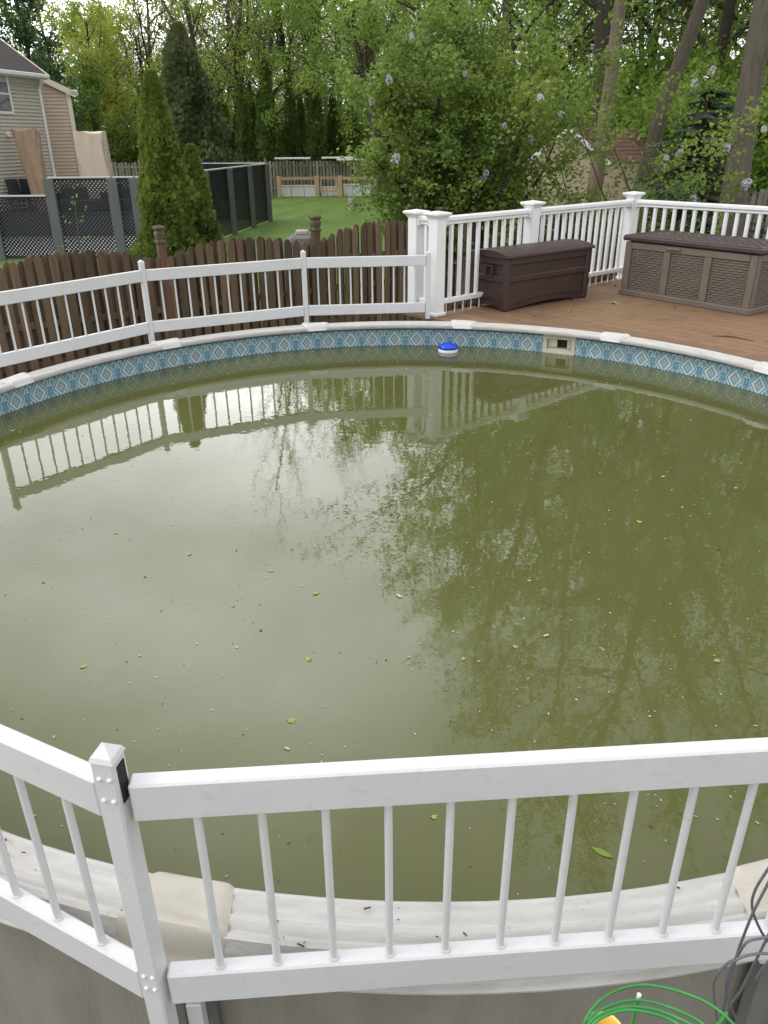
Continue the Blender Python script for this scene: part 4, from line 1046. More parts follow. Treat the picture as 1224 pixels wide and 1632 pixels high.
# ------------------------------------------------------------------ TREES
LEAF4 = (np.array([[0, -0.5, 0], [0.30, -0.02, 0.07], [0, 0.55, 0.0], [-0.30, -0.02, 0.07]]), np.array([[0, 1, 2, 3]]))
LEAF6 = (np.array([[0, -0.40, 0], [0.34, -0.30, 0.08], [0.36, 0.02, 0.09], [0, 0.62, -0.06], [-0.36, 0.02, 0.09], [-0.34, -0.30, 0.08]]), np.array([[0, 1, 2, 3], [0, 3, 4, 5]]))
def grow(r, spec):
    """branching skeleton; returns MB of wood and arrays of twig points"""
    wood = MB(); tw = []
    LV = spec['levels']
    def rec(p, d, L, rad, lev):
        n = (9, 6, 4, 3)[min(lev, 3)]; pts = [p.copy()]; dd = d.copy(); q = p.copy()
        for i in range(n):
            w = spec['wander'][lev]; dd = nrm(dd + r.normal(size=3) * w + np.array([0, 0, spec['trop'][lev]]) )
            q = q + dd * L / n; pts.append(q.copy())
        pts = np.array(pts); taper = spec.get('taper', 0.35) if lev == 0 else 0.25
        rr = rad * (1 - (1 - taper) * np.linspace(0, 1, n + 1))
        if lev == 0: rr[0] *= 1.35; rr[1] *= 1.06
        if rad > spec.get('minrad', 0.004): wood.tube(pts, rr, (12, 6, 4, 3)[min(lev, 3)], False)
        if lev >= LV - 1:
            tw.append(pts)
            return
        if lev == LV - 2 and lev > 0: tw.append(pts[len(pts) // 2:])
        k = spec['kids'][lev]; f0 = spec['from'][lev]
        az = r.uniform(0, 2 * PI)
        for j in range(k):
            f = f0 + (1 - f0) * ((j + r.uniform(0.1, 0.9)) / k)
            x = f * n; i0 = min(int(x), n - 1); pp = pts[i0] + (pts[i0 + 1] - pts[i0]) * (x - i0); dl = nrm(pts[i0 + 1] - pts[i0])
            az += 2.399 + r.normal() * 0.4
            a = nrm(np.cross(dl, [0.3, 0.2, 1.0] if abs(dl[2]) < 0.95 else [1.0, 0, 0])); b = np.cross(dl, a)
            side = math.cos(az) * a + math.sin(az) * b
            an = R_(spec['angle'][lev] * r.uniform(0.75, 1.25)) * (1 - 0.35 * f)
            cd = nrm(dl * math.cos(an) + side * math.sin(an) + np.array(spec.get('bias', (0, 0, 0))) * (lev == 0))
            cl = L * spec['ratio'][lev] * (1 - spec['shrink'][lev] * f) * r.uniform(0.75, 1.2)
            rec(pp, cd, cl, rr[i0] * spec.get('rratio', 0.5) * r.uniform(0.8, 1.1), lev + 1)
    for st in spec['stems']:
        rec(np.array(st[0], float), nrm(st[1]), st[2], st[3], 0)
    return wood, tw
def leaves(r, tw, per_m, spread, size, tmpl=LEAF4, droop=0.0, up=0.4, maxn=60000):
    P_ = []
    for pts in tw:
        L = np.linalg.norm(np.diff(pts, axis=0), axis=1).sum(); k = max(1, int(L * per_m * r.uniform(0.6, 1.3)))
        f = r.uniform(0.1, 1.05, k) * (len(pts) - 1); i = np.clip(f.astype(int), 0, len(pts) - 2); q = pts[i] + (pts[i + 1] - pts[i]) * (f - i)[:, None]
        P_.append(q + r.normal(size=(k, 3)) * spread)
    P_ = np.concatenate(P_)
    if len(P_) > maxn: P_ = P_[r.choice(len(P_), maxn, False)]
    P_[:, 2] -= droop * np.abs(r.normal(size=len(P_)))
    ax = rand_axes(len(P_), up, r)
    return scatter(tmpl[0], tmpl[1], P_, ax, size * r.uniform(0.6, 1.25, len(P_)))
STAT = {}
def tree(name, label, spec, leafspec, lm, bm, loc, seed, cat='tree', group=None, rz=0.0, tmpl=LEAF4):
    r = np.random.default_rng(seed)
    wood, tw = grow(r, spec); t_ = thing(name, label, cat, loc, rz, group)
    wood.build('trunk', M[bm], t_, True)
    V, F = leaves(r, tw, *leafspec[:3], tmpl=tmpl, **(leafspec[3] if len(leafspec) > 3 else {}))
    STAT[label] = (len(F), len(wood.f), V[:, 2].max(), np.abs(V[:, 0]).max())
    link('crown', fastmesh('crown', V, [F]), M[lm], t_)
    return t_
def tall(h, r0, stems=None, kids=(16, 7, 6), base=0.35, ang_=(58, 48, 45), trop=(0.02, 0.05, 0.02, -0.02), ratio=(0.42, 0.42, 0.42), shrink=(0.55, 0.4, 0.3), lean=(0, 0), wander=(0.06, 0.14, 0.2, 0.25), bias=(0, 0, 0), taper=0.25):
    return dict(levels=4, kids=kids, angle=ang_, trop=trop, ratio=ratio, shrink=shrink, wander=wander, bias=bias, taper=taper,
                stems=stems or [((0, 0, -0.1), (lean[0], lean[1], 1), h, r0)], **{'from': (base, 0.2, 0.15)})
def place(px, py, Y): q = at(px, py, Y); return (q[0], Y, 0.0)

# right hand trunks behind the deck
T1 = tree('shade_tree', 'huge grey trunk at the right edge, standing over the white railing', tall(19, 0.245, lean=(0.03, 0.0), base=0.24, kids=(19, 8, 6), bias=(-0.25, -0.15, 0), ratio=(0.45, 0.42, 0.42)), (14, 0.16, 0.13), 'leaf_bright', 'bark', place(1172, 300, 15.6), 11)
T2 = tree('shade_tree', 'leaning pale-barked trunk rising out of the lilac', tall(18, 0.175, lean=(0.05, 0.02), base=0.30, kids=(18, 8, 6), bias=(-0.3, -0.3, 0), ratio=(0.48, 0.42, 0.42)), (14, 0.16, 0.12), 'leaf_bright', 'barktan', place(945, 290, 18.5), 12)
T3 = tree('shade_tree', 'dark trunk slanting right beside the spruce', tall(17, 0.185, lean=(0.045, 0.02), base=0.35, kids=(17, 7, 6)), (14, 0.18, 0.14), 'leaf_bright', 'bark', place(997, 290, 19.5), 13)
T4 = tree('shade_tree', 'straight dark trunk left of the leaning pale one', tall(20, 0.26, lean=(0.01, 0), base=0.30, kids=(18, 7, 6), bias=(-0.1, -0.1, 0)), (15, 0.18, 0.15), 'leaf_bright', 'barkdark', place(944, 290, 25.0), 14)
WOOD = [T4, T3]
V1 = tree('woodland_tree', 'tall leafy woodland tree beyond the shed and lilac', tall(19, 0.22, base=0.22, kids=(20, 7, 6)), (22, 0.22, 0.19), 'leaf_bright', 'barkdark', place(830, 290, 31.0), 15, group='woodland trees behind the right hand yards')
V2 = tree('woodland_tree', 'tall leafy woodland tree beyond the shed and lilac', tall(20, 0.24, base=0.2, kids=(22, 7, 6), lean=(0.05, 0)), (22, 0.22, 0.19), 'leaf_mid', 'barkdark', place(1110, 290, 29.0), 16, group='woodland trees behind the right hand yards')
for px_, Y, src, rz, s in ((880, 36, V2, 1.0, 0.95), (990, 38, V1, 2.2, 1.0), (1060, 42, V2, 3.3, 1.05), (1190, 36, V1, 4.0, 0.9), (760, 40, V2, 5.1, 1.0), (1280, 30, V1, 1.9, 1.0), (690, 52, V1, 0.6, 0.9), (930, 52, V2, 2.6, 1.05),
                          (1140, 54, V1, 5.0, 1.0), (1230, 48, V2, 0.2, 0.95), (830, 58, V1, 3.7, 1.0), (1020, 62, V2, 1.4, 1.1), (1350, 26, V2, 0.9, 0.9)):
    p = place(px_, 290, Y); dup(src, p, rz, None, (s, s, s))
# left and centre back: spring trees behind the grey fence
Y1 = tree('spring_tree', 'yellow-green spring tree right of the house gable', tall(9.6, 0.18, base=0.12, kids=(18, 7, 6), ratio=(0.50, 0.42, 0.42)), (26, 0.24, 0.20), 'leaf_yellow', 'barkdark', place(150, 250, 53.0), 21)
dup(Y1, place(215, 250, 58.0), 2.0, 'yellow-green spring tree between house and tall conifer', (1.05, 1.05, 1.0))
Y2 = tree('spring_tree', 'mid green bushy tree at the fence left of the arborvitae', tall(6.5, 0.14, base=0.1, kids=(18, 7, 6), ratio=(0.55, 0.42, 0.42)), (28, 0.2, 0.19), 'leaf_mid', 'barkdark', place(165, 250, 51.5), 22)
D1 = tree('holly_tree', 'dark green broadleaf tree rising behind the house roof', tall(10.5, 0.2, base=0.12, kids=(20, 7, 6), ratio=(0.42, 0.42, 0.42)), (34, 0.2, 0.22), 'leaf_dark', 'barkdark', place(75, 250, 47.0), 23)
B1 = tree('budding_tree', 'bare-limbed budding tree behind the tall dark conifer', tall(15.5, 0.22, stems=[((0.2, 0, 0), (0.12, 0, 1), 14, 0.22), ((-0.2, 0, 0), (-0.22, 0.05, 1), 13, 0.2), ((0, 0.2, 0), (-0.02, 0.1, 1), 15, 0.2), ((0.1, 0, 0), (0.33, 0, 1), 12, 0.18)], base=0.22, kids=(11, 7, 6), ang_=(42, 45, 45), ratio=(0.44, 0.46, 0.45)), (5, 0.12, 0.13), 'leaf_olive', 'barkdark', place(355, 250, 56.0), 24)
dup(B1, place(485, 250, 60.0), 1.2, 'tall sparse budding tree rising above the arborvitae row', (1.1, 1.1, 1.75))
dup(B1, place(255, 250, 62.0), 2.5, 'bare-limbed budding tree left of the tall dark conifer', (0.9, 0.9, 0.72))
dup(B1, place(20, 250, 66.0), 4.0, 'bare-limbed budding tree against the sky over the house', (1.0, 1.0, 0.66))
W1 = tree('willow_tree', 'bright green drooping tree above the arborvitae row', tall(15.5, 0.26, base=0.22, kids=(20, 8, 6), trop=(0.02, 0.04, -0.08, -0.14), ratio=(0.44, 0.45, 0.5)), (24, 0.16, 0.18, dict(droop=0.25)), 'leaf_bright', 'bark', place(440, 250, 55.0), 25)
W2 = tree('willow_tree', 'bright green tree with dark slanting trunks left of the lilac', tall(17, 0.3, stems=[((0, 0, 0), (-0.10, 0, 1), 17, 0.3), ((0.9, 0.5, 0), (-0.28, 0.05, 1), 15, 0.26)], base=0.25, kids=(15, 7, 6), trop=(0.02, 0.04, -0.05, -0.1), ratio=(0.44, 0.45, 0.48)), (22, 0.18, 0.18, dict(droop=0.2)), 'leaf_bright', 'bark', place(610, 250, 50.0), 26)
dup(W1, place(540, 250, 62.0), 2.2, 'bright green drooping tree farther back behind the slanting trunks', (1.1, 1.1, 1.1))
k_ = 0
for px_, Y, src, s in ((-20, 75, Y1, 1.1), (60, 78, W1, 0.62), (110, 72, Y1, 1.45), (150, 84, W1, 0.85), (190, 80, W1, 0.8), (235, 88, W1, 0.9), (260, 76, Y1, 1.6), (320, 84, W1, 0.9), (360, 74, Y1, 1.6), (400, 78, W2, 0.85), (440, 90, W2, 1.0), (470, 86, W1, 1.0), (520, 74, W1, 0.95), (560, 80, W2, 1.05), (640, 76, W2, 1.1), (700, 84, W1, 1.2), (760, 90, W2, 1.2)):
    dup(src, place(px_, 250, Y), 0.7 * k_, 'tall leafy tree in the far woods along the back of the yards', (s, s, s), 'far trees along the back of the yards'); k_ += 1

def bush_spec(h, n, seed, r0=0.05):
    r = np.random.default_rng(seed); st = []
    for i in range(n):
        a = 2 * PI * i / n + r.normal() * 0.3; sp = r.uniform(0.1, 0.55); st.append(((0.2 * math.cos(a), 0.2 * math.sin(a), 0), (math.cos(a) * sp, math.sin(a) * sp, 1), h * r.uniform(0.65, 1.0), r0))
    return dict(levels=3, kids=(9, 7), angle=(52, 48), trop=(0.03, 0.04, 0.0), ratio=(0.42, 0.5), shrink=(0.3, 0.3), wander=(0.12, 0.2, 0.25), stems=st, taper=0.3, **{'from': (0.1, 0.1)})
S1 = tree('woodland_shrub', 'leafy shrub filling the gap behind the grey fence', bush_spec(5.0, 9, 1), (22, 0.22, 0.22), 'leaf_bright', 'barkdark', place(560, 250, 57.0), 101, 'shrub', 'leafy shrubs behind the grey fence')
S2 = tree('woodland_shrub', 'leafy shrub in the undergrowth beyond the shed', bush_spec(4.6, 9, 2), (26, 0.18, 0.19), 'leaf_bright', 'barkdark', place(1000, 290, 27.0), 102, 'shrub', 'undergrowth shrubs beyond the shed')
for i, (px_, Y, src, s) in enumerate(((600, 60, S1, 1.1), (640, 57, S1, 0.9), (680, 60, S1, 1.2), (520, 60, S1, 1.0), (470, 58, S1, 1.0), (425, 59, S1, 1.1), (380, 58, S1, 1.0), (330, 60, S1, 1.1), (270, 57, S1, 0.9), (215, 60, S1, 1.0), (180, 57, S1, 0.8), (130, 58, S1, 1.0), (720, 46, S1, 1.0),
                              (880, 30, S2, 1.0), (1060, 29, S2, 1.1), (1115, 25, S2, 0.9), (1180, 27, S2, 1.1), (1240, 24, S2, 1.0), (940, 34, S2, 1.2), (820, 36, S2, 1.2), (1140, 34, S2, 1.4), (1020, 37, S2, 1.3), (1215, 33, S2, 1.4), (1290, 28, S2, 1.3), (760, 33, S2, 1.0))):
    dup(src, place(px_, 250, Y), 1.1 * i, None, (s, s, s))

# arborvitae / conifers -------------------------------------------------------------
_fan_v, _fan_f = [], []
for k, a in enumerate((-52, -26, 0, 26, 52)):
    a = R_(a); L = 1.0 - 0.25 * abs(k - 2) / 2; dx, dy = math.sin(a), math.cos(a); o = len(_fan_v)
    _fan_v += [(0, 0, 0), (dx * L * 0.55 + dy * 0.11, dy * L * 0.55 - dx * 0.11, 0.05), (dx * L, dy * L, -0.04), (dx * L * 0.55 - dy * 0.11, dy * L * 0.55 + dx * 0.11, 0.05)]
    _fan_f.append((o, o + 1, o + 2, o + 3))
FAN = (np.array(_fan_v), np.array(_fan_f))
def thuja_mesh(seed, h, r0, n, size, shape=1.0, lumps=0.13, top=0.5):
    r = np.random.default_rng(seed)
    u = r.uniform(0, 1, n) ** 0.85; a = r.uniform(0, 2 * PI, n); ph = r.uniform(0, 6, 8)
    prof = np.clip((1 - u), 0.0, 1) ** shape * (0.55 + 0.45 * np.minimum(1, u * 7))
    rad = r0 * (prof + 0.04)
    lump = 1 + lumps * (np.sin(3 * a + ph[0] + 9 * u) + np.sin(5 * a + ph[1] - 14 * u) + 0.7 * np.sin(2 * a + ph[2] + 23 * u)) + 0.10 * np.sin(u * 31 + ph[3]) + lumps * 0.9 * np.sin(9 * a + ph[4] + 5 * np.sin(17 * u + ph[5])) * np.sin(48 * u + 4 * np.sin(3 * a + ph[6])) 
    dep = 1.06 - 0.5 * r.uniform(0, 1, n) ** 1.6
    R2 = rad * lump * dep
    P_ = np.stack([R2 * np.cos(a), R2 * np.sin(a), 0.05 + u * h], 1)
    out = np.stack([np.cos(a), np.sin(a), np.zeros(n)], 1)
    tilt = r.normal(0.25, 0.35, n) + u * 0.6
    y = out * np.cos(tilt)[:, None]; y[:, 2] = np.sin(tilt); y += r.normal(size=(n, 3)) * 0.28; y /= np.linalg.norm(y, axis=1)[:, None]
    tang = np.stack([-np.sin(a), np.cos(a), np.zeros(n)], 1); vert = r.uniform(size=n) < 0.6
    x = np.where(vert[:, None], tang * 0.5 + np.array([0, 0, 1.0]) * 0.75, tang) + r.normal(size=(n, 3)) * 0.35
    x -= y * (x * y).sum(1)[:, None]; x /= np.linalg.norm(x, axis=1)[:, None]
    ax = np.stack([x, y, np.cross(x, y)], 1)
    V, F = scatter(FAN[0], FAN[1], P_, ax, size * r.uniform(0.7, 1.3, n) * (1 - 0.35 * u))
    return fastmesh('crown', V, [F])
def thuja(label, loc, h, r0, n, size, seed, mt='thuja', group=None, shape=1.0, lumps=0.13, name='arborvitae'):
    t_ = thing(name, label, 'conifer', loc, 0, group)
    link('crown', thuja_mesh(seed, h, r0, n, size, shape, lumps), M[mt], t_)
    MB().tube([(0, 0, -0.05), (0.02, 0, h * 0.5), (0, 0, h * 0.96)], [r0 * 0.14, r0 * 0.09, 0.01], 7).build('trunk', M['barkdark'], t_, True)
    return t_
q = at(262, 300, 11.9); thuja('tall pointed arborvitae in front of the black lattice', (q[0], 11.9, 0.0), at(243, 122, 11.9)[2], 0.54, 15000, 0.088, 41, shape=0.72, lumps=0.13)
q = at(310, 300, 12.3); thuja('shorter arborvitae leaning against the tall one, right side', (q[0], 12.3, 0.0), at(300, 240, 12.3)[2], 0.40, 8000, 0.085, 42, shape=0.62, lumps=0.13)
row = [(347, 134, 54, 1.0), (383, 134, 53, 0.85), (397, 140, 54.5, 0.8), (420, 106, 53, 1.0), (460, 132, 54, 0.95), (500, 128, 53.5, 1.0), (530, 150, 55, 0.9), (478, 160, 55, 0.9), (560, 160, 54, 1.0)]
tm = [thuja_mesh(50 + i, 1.0, 0.15, 3200, 0.042, 0.75, 0.13) for i in range(3)]
for i, (px_, py_, Y, w) in enumerate(row):
    tip = at(px_, py_, Y); q = at(px_, 240, Y); t_ = thing('arborvitae', 'dark columnar arborvitae in the hedge row behind the grey fence', 'conifer', (tip[0], Y, 0), 0.9 * i, 'arborvitae row behind the grey fence')
    nth = sorted(range(len(row)), key=lambda k: row[k][0]).index(i)
    t_['label'] = 'tallest dark columnar arborvitae in the row behind the grey fence' if i == 3 else 'dark columnar arborvitae, %s from the left in the row behind the grey fence' % ('first second third fourth fifth sixth seventh eighth ninth'.split()[nth])
    c = link('crown', tm[i % 3], M['thujafar'], t_); c.scale = (tip[2] * 0.80 * w, tip[2] * 0.80 * w, tip[2])
    tr_ = MB().tube([(0, 0, -0.05), (0, 0, tip[2] * 0.9)], [0.12, 0.02], 6).build('trunk', M['barkdark'], t_)
for px_, py_, lab in ((221, 148, 'slim pale arborvitae peeking out left of the tall pointed one'), (233, 156, 'slim second arborvitae squeezed beside the pale slim one')):
    tip = at(px_, py_, 40); t_ = thing('arborvitae', lab, 'conifer', (tip[0], 40, 0), 0.5, 'slim arborvitae beside the tall one')
    c = link('crown', tm[1], M['thuja'], t_); c.scale = (tip[2] * 0.42, tip[2] * 0.42, tip[2]); MB().tube([(0, 0, -0.05), (0, 0, tip[2] * 0.9)], [0.08, 0.02], 6).build('trunk', M['barkdark'], t_)
tip = at(291, 40, 47.0); thuja('big dark drooping conifer towering behind the tall pointed arborvitae', (at(300, 200, 47)[0], 47.0, 0), tip[2], 2.1, 12000, 0.28, 61, 'conifer', shape=0.72, lumps=0.16, name='conifer_tree')

# blue spruce by the grey picket fence
_nv, _nf = [], []
for k in range(9):
    s = 1 if k % 2 else -1; y0 = k * 0.11; a = R_(48) * s; o = len(_nv); L = 0.42 * (1 - k * 0.05)
    d2 = np.array([math.sin(a), math.cos(a)]); n2 = np.array([d2[1], -d2[0]]) * 0.045
    b2 = np.array([0, y0]); e2 = b2 + d2 * L
    _nv += [(*(b2 - n2), 0), (*(b2 + n2), 0), (*(e2 + n2 * 0.6), -0.05), (*(e2 - n2 * 0.6), -0.05)]; _nf.append((o, o + 1, o + 2, o + 3))
o = len(_nv); _nv += [(-0.045, 0, 0.01), (0.045, 0, 0.01), (0.03, 1.15, -0.03), (-0.03, 1.15, -0.03)]; _nf.append((o, o + 1, o + 2, o + 3))
TWIG = (np.array(_nv), np.array(_nf))
def spruce(label, loc, h, r0, seed):
    r = np.random.default_rng(seed); t_ = thing('spruce_tree', label, 'conifer', loc)
    wood = MB().tube([(0, 0, -0.1), (0, 0, h)], [0.15, 0.015], 8); P_, D_2 = [], []
    z = 0.35
    while z < h * 0.97:
        R0 = r0 * (1 - z / h) ** 0.8 + 0.08
        for k in range(9):
            a = r.uniform(0, 2 * PI); L = R0 * r.uniform(0.75, 1.12); n = 9; pts = []
            for i in range(n + 1):
                f = i / n; pts.append((L * f * math.cos(a), L * f * math.sin(a), z + L * (0.10 * f - 0.42 * f * f + 0.16 * f ** 4)))
            pts = np.array(pts); wood.tube(pts, np.linspace(0.018, 0.004, n + 1), 4, False)
            m_ = int(16 * L / r0) + 8
            f = r.uniform(0.15, 1.0, m_) * n; i = np.clip(f.astype(int), 0, n - 1); q = pts[i] + (pts[i + 1] - pts[i]) * (f - i)[:, None]
            sd = np.where(r.uniform(size=m_) < 0.5, 1, -1) * r.uniform(0.3, 1.1, m_); aa = a + sd
            P_.append(q); D_2.append(np.stack([np.cos(aa), np.sin(aa), r.normal(-0.22, 0.12, m_)], 1))
        z += 0.20
    P_ = np.concatenate(P_); y = np.concatenate(D_2); y /= np.linalg.norm(y, axis=1)[:, None]
    up = np.array([0, 0, 1.0]) + r.normal(size=(len(y), 3)) * 0.25; x = np.cross(y, up); x /= np.linalg.norm(x, axis=1)[:, None]
    V, F = scatter(TWIG[0], TWIG[1], P_, np.stack([x, y, np.cross(x, y)], 1), 0.30 * r.uniform(0.6, 1.2, len(P_)))
    link('needles', fastmesh('needles', V, [F]), M['spruce'], t_); wood.build('trunk', M['barkdark'], t_, True)
    return t_
spruce('dark blue-green spruce in front of the grey picket fence', place(1105, 300, 17.2), at(1112, 122, 17.2)[2], 1.75, 71)

# lilac -----------------------------------------------------------------------------
def lilac(label, loc, stems, seed, nl, kids, fl_n, hgt):
    r = np.random.default_rng(seed)
    spec = dict(levels=4, kids=kids, angle=(46, 48, 45), trop=(0.03, 0.05, 0.03, 0.0), ratio=(0.36, 0.46, 0.45), shrink=(0.35, 0.3, 0.3), wander=(0.12, 0.18, 0.22, 0.25), stems=stems, taper=0.3, **{'from': (0.25, 0.15, 0.1)})
    wood, tw = grow(r, spec); t_ = thing('lilac_bush', label, 'shrub', loc)
    wood.build('stems', M['barkdark'], t_, True)
    V, F = leaves(r, tw, nl, 0.075, 0.073, tmpl=LEAF6, up=0.8, maxn=95000)
    STAT[label] = (len(F), len(wood.f), V[:, 2].max(), V[:, 0].min(), V[:, 0].max())
    link('foliage', fastmesh('foliage', V, [F]), M['leaf_lilac'], t_)
    # panicles at outer twig ends
    ends = np.array([p[-1] for p in tw]); vis = ends[:, 1] < np.percentile(ends[:, 1], 45); ends = ends[vis & (ends[:, 2] > 1.6)]
    fm = []
    for s in range(3):
        rr = np.random.default_rng(s); k = 64; u = rr.uniform(0, 1, k); a = rr.uniform(0, 6.28, k); rad = 0.062 * np.sqrt(np.clip(1 - (u - 0.25) ** 2 * 1.5, 0.03, 1))
        Pp = np.stack([rad * np.cos(a), rad * np.sin(a), u * 0.15 - 0.05], 1); V, F = scatter(LEAF4[0] * 1.3, LEAF4[1], Pp, rand_axes(k, 0.2, rr), np.full(k, 0.040)); fm.append(fastmesh('flower_cluster', V, [F]))
    pick = ends[r.choice(len(ends), min(fl_n, len(ends)), False)]
    for i, e in enumerate(pick):
        o = link('flower_cluster', fm[i % 3], M['flower'], t_); s = r.uniform(0.45, 0.95); o.location = e + np.array([0, -0.09, 0.02]); o.scale = (s, s, s); o.rotation_euler = (r.normal(0.3, 0.4), r.normal(0, 0.4), r.uniform(0, 6))
    return t_
LB = at(725, 320, 14.6)
stems = []
r_ = np.random.default_rng(5)
for i in range(13):
    a = 2 * PI * i / 13 + r_.normal() * 0.2; sp = r_.uniform(0.08, 0.36); stems.append(((0.22 * math.cos(a), 0.22 * math.sin(a), 0), (math.cos(a) * sp * 1.15, math.sin(a) * sp * 0.7, 1), r_.uniform(3.3, 5.0), r_.uniform(0.035, 0.06)))
lilac('big flowering lilac bush in the middle, leaning over the white railing', (LB[0], 14.6, 0), stems, 81, 64, (9, 7, 6), 34, 5)
LB2 = at(1015, 320, 14.2); stems = []
for i in range(5):
    a = 2 * PI * i / 5 + r_.normal() * 0.2; sp = r_.uniform(0.10, 0.45); stems.append(((0.2 * math.cos(a), 0.2 * math.sin(a), 0), (math.cos(a) * sp + 0.16, math.sin(a) * sp * 0.6, 1), r_.uniform(2.6, 4.0), r_.uniform(0.016, 0.026)))
lilac('thinner flowering lilac in front of the shed and pale trunk', (LB2[0], 14.2, 0), stems, 82, 40, (6, 6, 5), 13, 5)

# sapling before the lattice
sap = at(112, 340, 11.6)
tree('sapling', 'thin pale green sapling in front of the black lattice', dict(levels=2, kids=(7,), angle=(60,), trop=(0.02, 0.02), ratio=(0.16,), shrink=(0.3,), wander=(0.05, 0.1), stems=[((0, 0, 0), (0.02, 0, 1), at(112, 318, 11.6)[2], 0.012)], **{'from': (0.55, 0.2)}), (26, 0.03, 0.055), 'leaf_bright', 'bark', (sap[0], 11.6, 0), 91, 'sapling')

# ------------------------------------------------------------------ FOREGROUND WIRE SUPPORTS
def ring(c, r, n0, tilt, a0=0, a1=2 * PI, n=40):
    c = np.array(c); tilt = np.array(tilt, float); u = nrm(np.cross(tilt, [0, 1, 0.01])); v = np.cross(tilt, u)
    return [c + r * (math.cos(a) * u + math.sin(a) * v) for a in np.linspace(a0, a1, n)]
gc = np.array([0.40, 0.66])
gw = thing('tomato_cage', 'green wire plant cage in the bottom right corner', 'plant support', (gc[0], gc[1], 0.0))
def W(root, pts, r, mt, name): return reparent(MB().tube(pts, r, 8).build(name, mt, None, True), root)
def bez(p, n=30):
    p = np.array(p, float); t = np.linspace(0, 1, n)[:, None]; k = len(p) - 1
    return sum(math.comb(k, i) * (1 - t) ** (k - i) * t ** i * p[i] for i in range(k + 1))
def curve_px(pxs, Y, n=36):
    """smooth wire through points measured in the photo, at real distance Y (scalar or per point)"""
    Ys = [Y] * len(pxs) if np.isscalar(Y) else Y
    P_ = np.array([at(x, y, yy) for (x, y), yy in zip(pxs, Ys)]); s = np.concatenate([[0], np.cumsum(np.linalg.norm(np.diff(P_, axis=0), axis=1))])
    # Catmull-Rom
    out = []
    Q = np.vstack([2 * P_[0] - P_[1], P_, 2 * P_[-1] - P_[-2]])
    for i in range(1, len(Q) - 2):
        for t in np.linspace(0, 1, 8, endpoint=False):
            out.append(0.5 * ((2 * Q[i]) + (-Q[i - 1] + Q[i + 1]) * t + (2 * Q[i - 1] - 5 * Q[i] + 4 * Q[i + 1] - Q[i + 2]) * t * t + (-Q[i - 1] + 3 * Q[i] - 3 * Q[i + 1] + Q[i + 2]) * t ** 3))
    out.append(Q[-2]); return np.array(out)
for pts, Ys in ((((924, 1660), (935, 1622), (965, 1588), (1010, 1571), (1055, 1573), (1110, 1590), (1150, 1614), (1185, 1650)), (0.60, 0.61, 0.64, 0.67, 0.67, 0.65, 0.62, 0.60)),
                (((922, 1662), (940, 1622), (975, 1602), (1015, 1594), (1060, 1603), (1110, 1625), (1140, 1650)), (0.60, 0.61, 0.63, 0.65, 0.65, 0.62, 0.60)),
                (((921, 1664), (945, 1625), (985, 1607), (1020, 1605), (1060, 1614), (1105, 1635), (1130, 1655)), (0.58, 0.60, 0.62, 0.63, 0.63, 0.61, 0.60)),
                (((920, 1668), (950, 1628), (990, 1611), (1025, 1612), (1065, 1624), (1100, 1645)), (0.58, 0.59, 0.61, 0.61, 0.61, 0.59))):
    W(gw, curve_px(pts, Ys), 0.0020, M['greenwire'], 'wire_ring')
def rod(a, b): W(gw, [a, b], 0.0026, M['greenwire'], 'wire_stake')
p1 = at(1018, 1588, 0.66); p2 = at(985, 1650, 0.60); rod(p1, np.array([p2[0], p2[1], 0.9])); rod(at(1158, 1615, 0.63), at(1135, 1645, 0.60))
rod(at(924, 1660, 0.60), np.array([at(924, 1660, 0.60)[0] + 0.02, 0.62, 0.0])); rod(at(1185, 1650, 0.60), np.array([at(1185, 1650, 0.60)[0], 0.62, 0.0]))
W(gw, [p1 - [0, 0, 0.004], p1 + [0, 0, 0.004]], 0.0032, M['rivet'], 'stake_tip')
yq = at(964, 1640, 0.66); yp = thing('flower_pot', 'yellow pot rim peeking up at the bottom edge inside the green wire', 'pot', (yq[0], 0.66, 0.0))
yz = at(964, 1640, 0.66)[2] - 0.006
MB().lathe([(0.012, yz - 0.16), (0.024, yz - 0.02), (0.029, yz - 0.018), (0.029, yz), (0.025, yz), (0.022, yz - 0.03), (0.001, yz - 0.035)], n=24).build('pot_wall', M['yellow'], yp, True)
MB().tube([(0, 0, 0), (0, 0, yz - 0.15)], 0.012, 8).build('pot_stake', M['greypost'], yp)
gy = thing('wire_trellis', 'dark grey looped wire plant support at the right edge by the fence', 'plant support', (1.0, 0.80, 0.0))
gpts = [[(1262, 1330), (1224, 1385), (1203, 1420), (1199, 1448), (1213, 1484), (1232, 1510), (1262, 1545)],
        [(1250, 1360), (1224, 1408), (1200, 1455), (1180, 1505), (1172, 1530), (1160, 1570), (1150, 1620), (1140, 1670)],
        [(1250, 1490), (1215, 1495), (1190, 1502), (1172, 1528), (1160, 1535), (1140, 1558), (1138, 1590), (1146, 1640), (1150, 1665)],
        [(1260, 1530), (1224, 1520), (1190, 1523), (1168, 1535), (1158, 1565), (1160, 1592), (1172, 1622), (1185, 1660)],
        [(1250, 1440), (1224, 1492), (1200, 1540), (1180, 1580), (1160, 1610), (1150, 1660)],
        [(1262, 1500), (1235, 1520), (1215, 1545), (1205, 1562)]]
for g_, Yg in zip(gpts, (0.84, 0.82, 0.80, 0.79, 0.81, 0.83)): W(gy, curve_px(g_, Yg), 0.0022, M['greywire'], 'wire_loop')
for x_, y_ in ((at(1150, 1665, 0.80)), (at(1185, 1660, 0.79)))[0:0]: pass
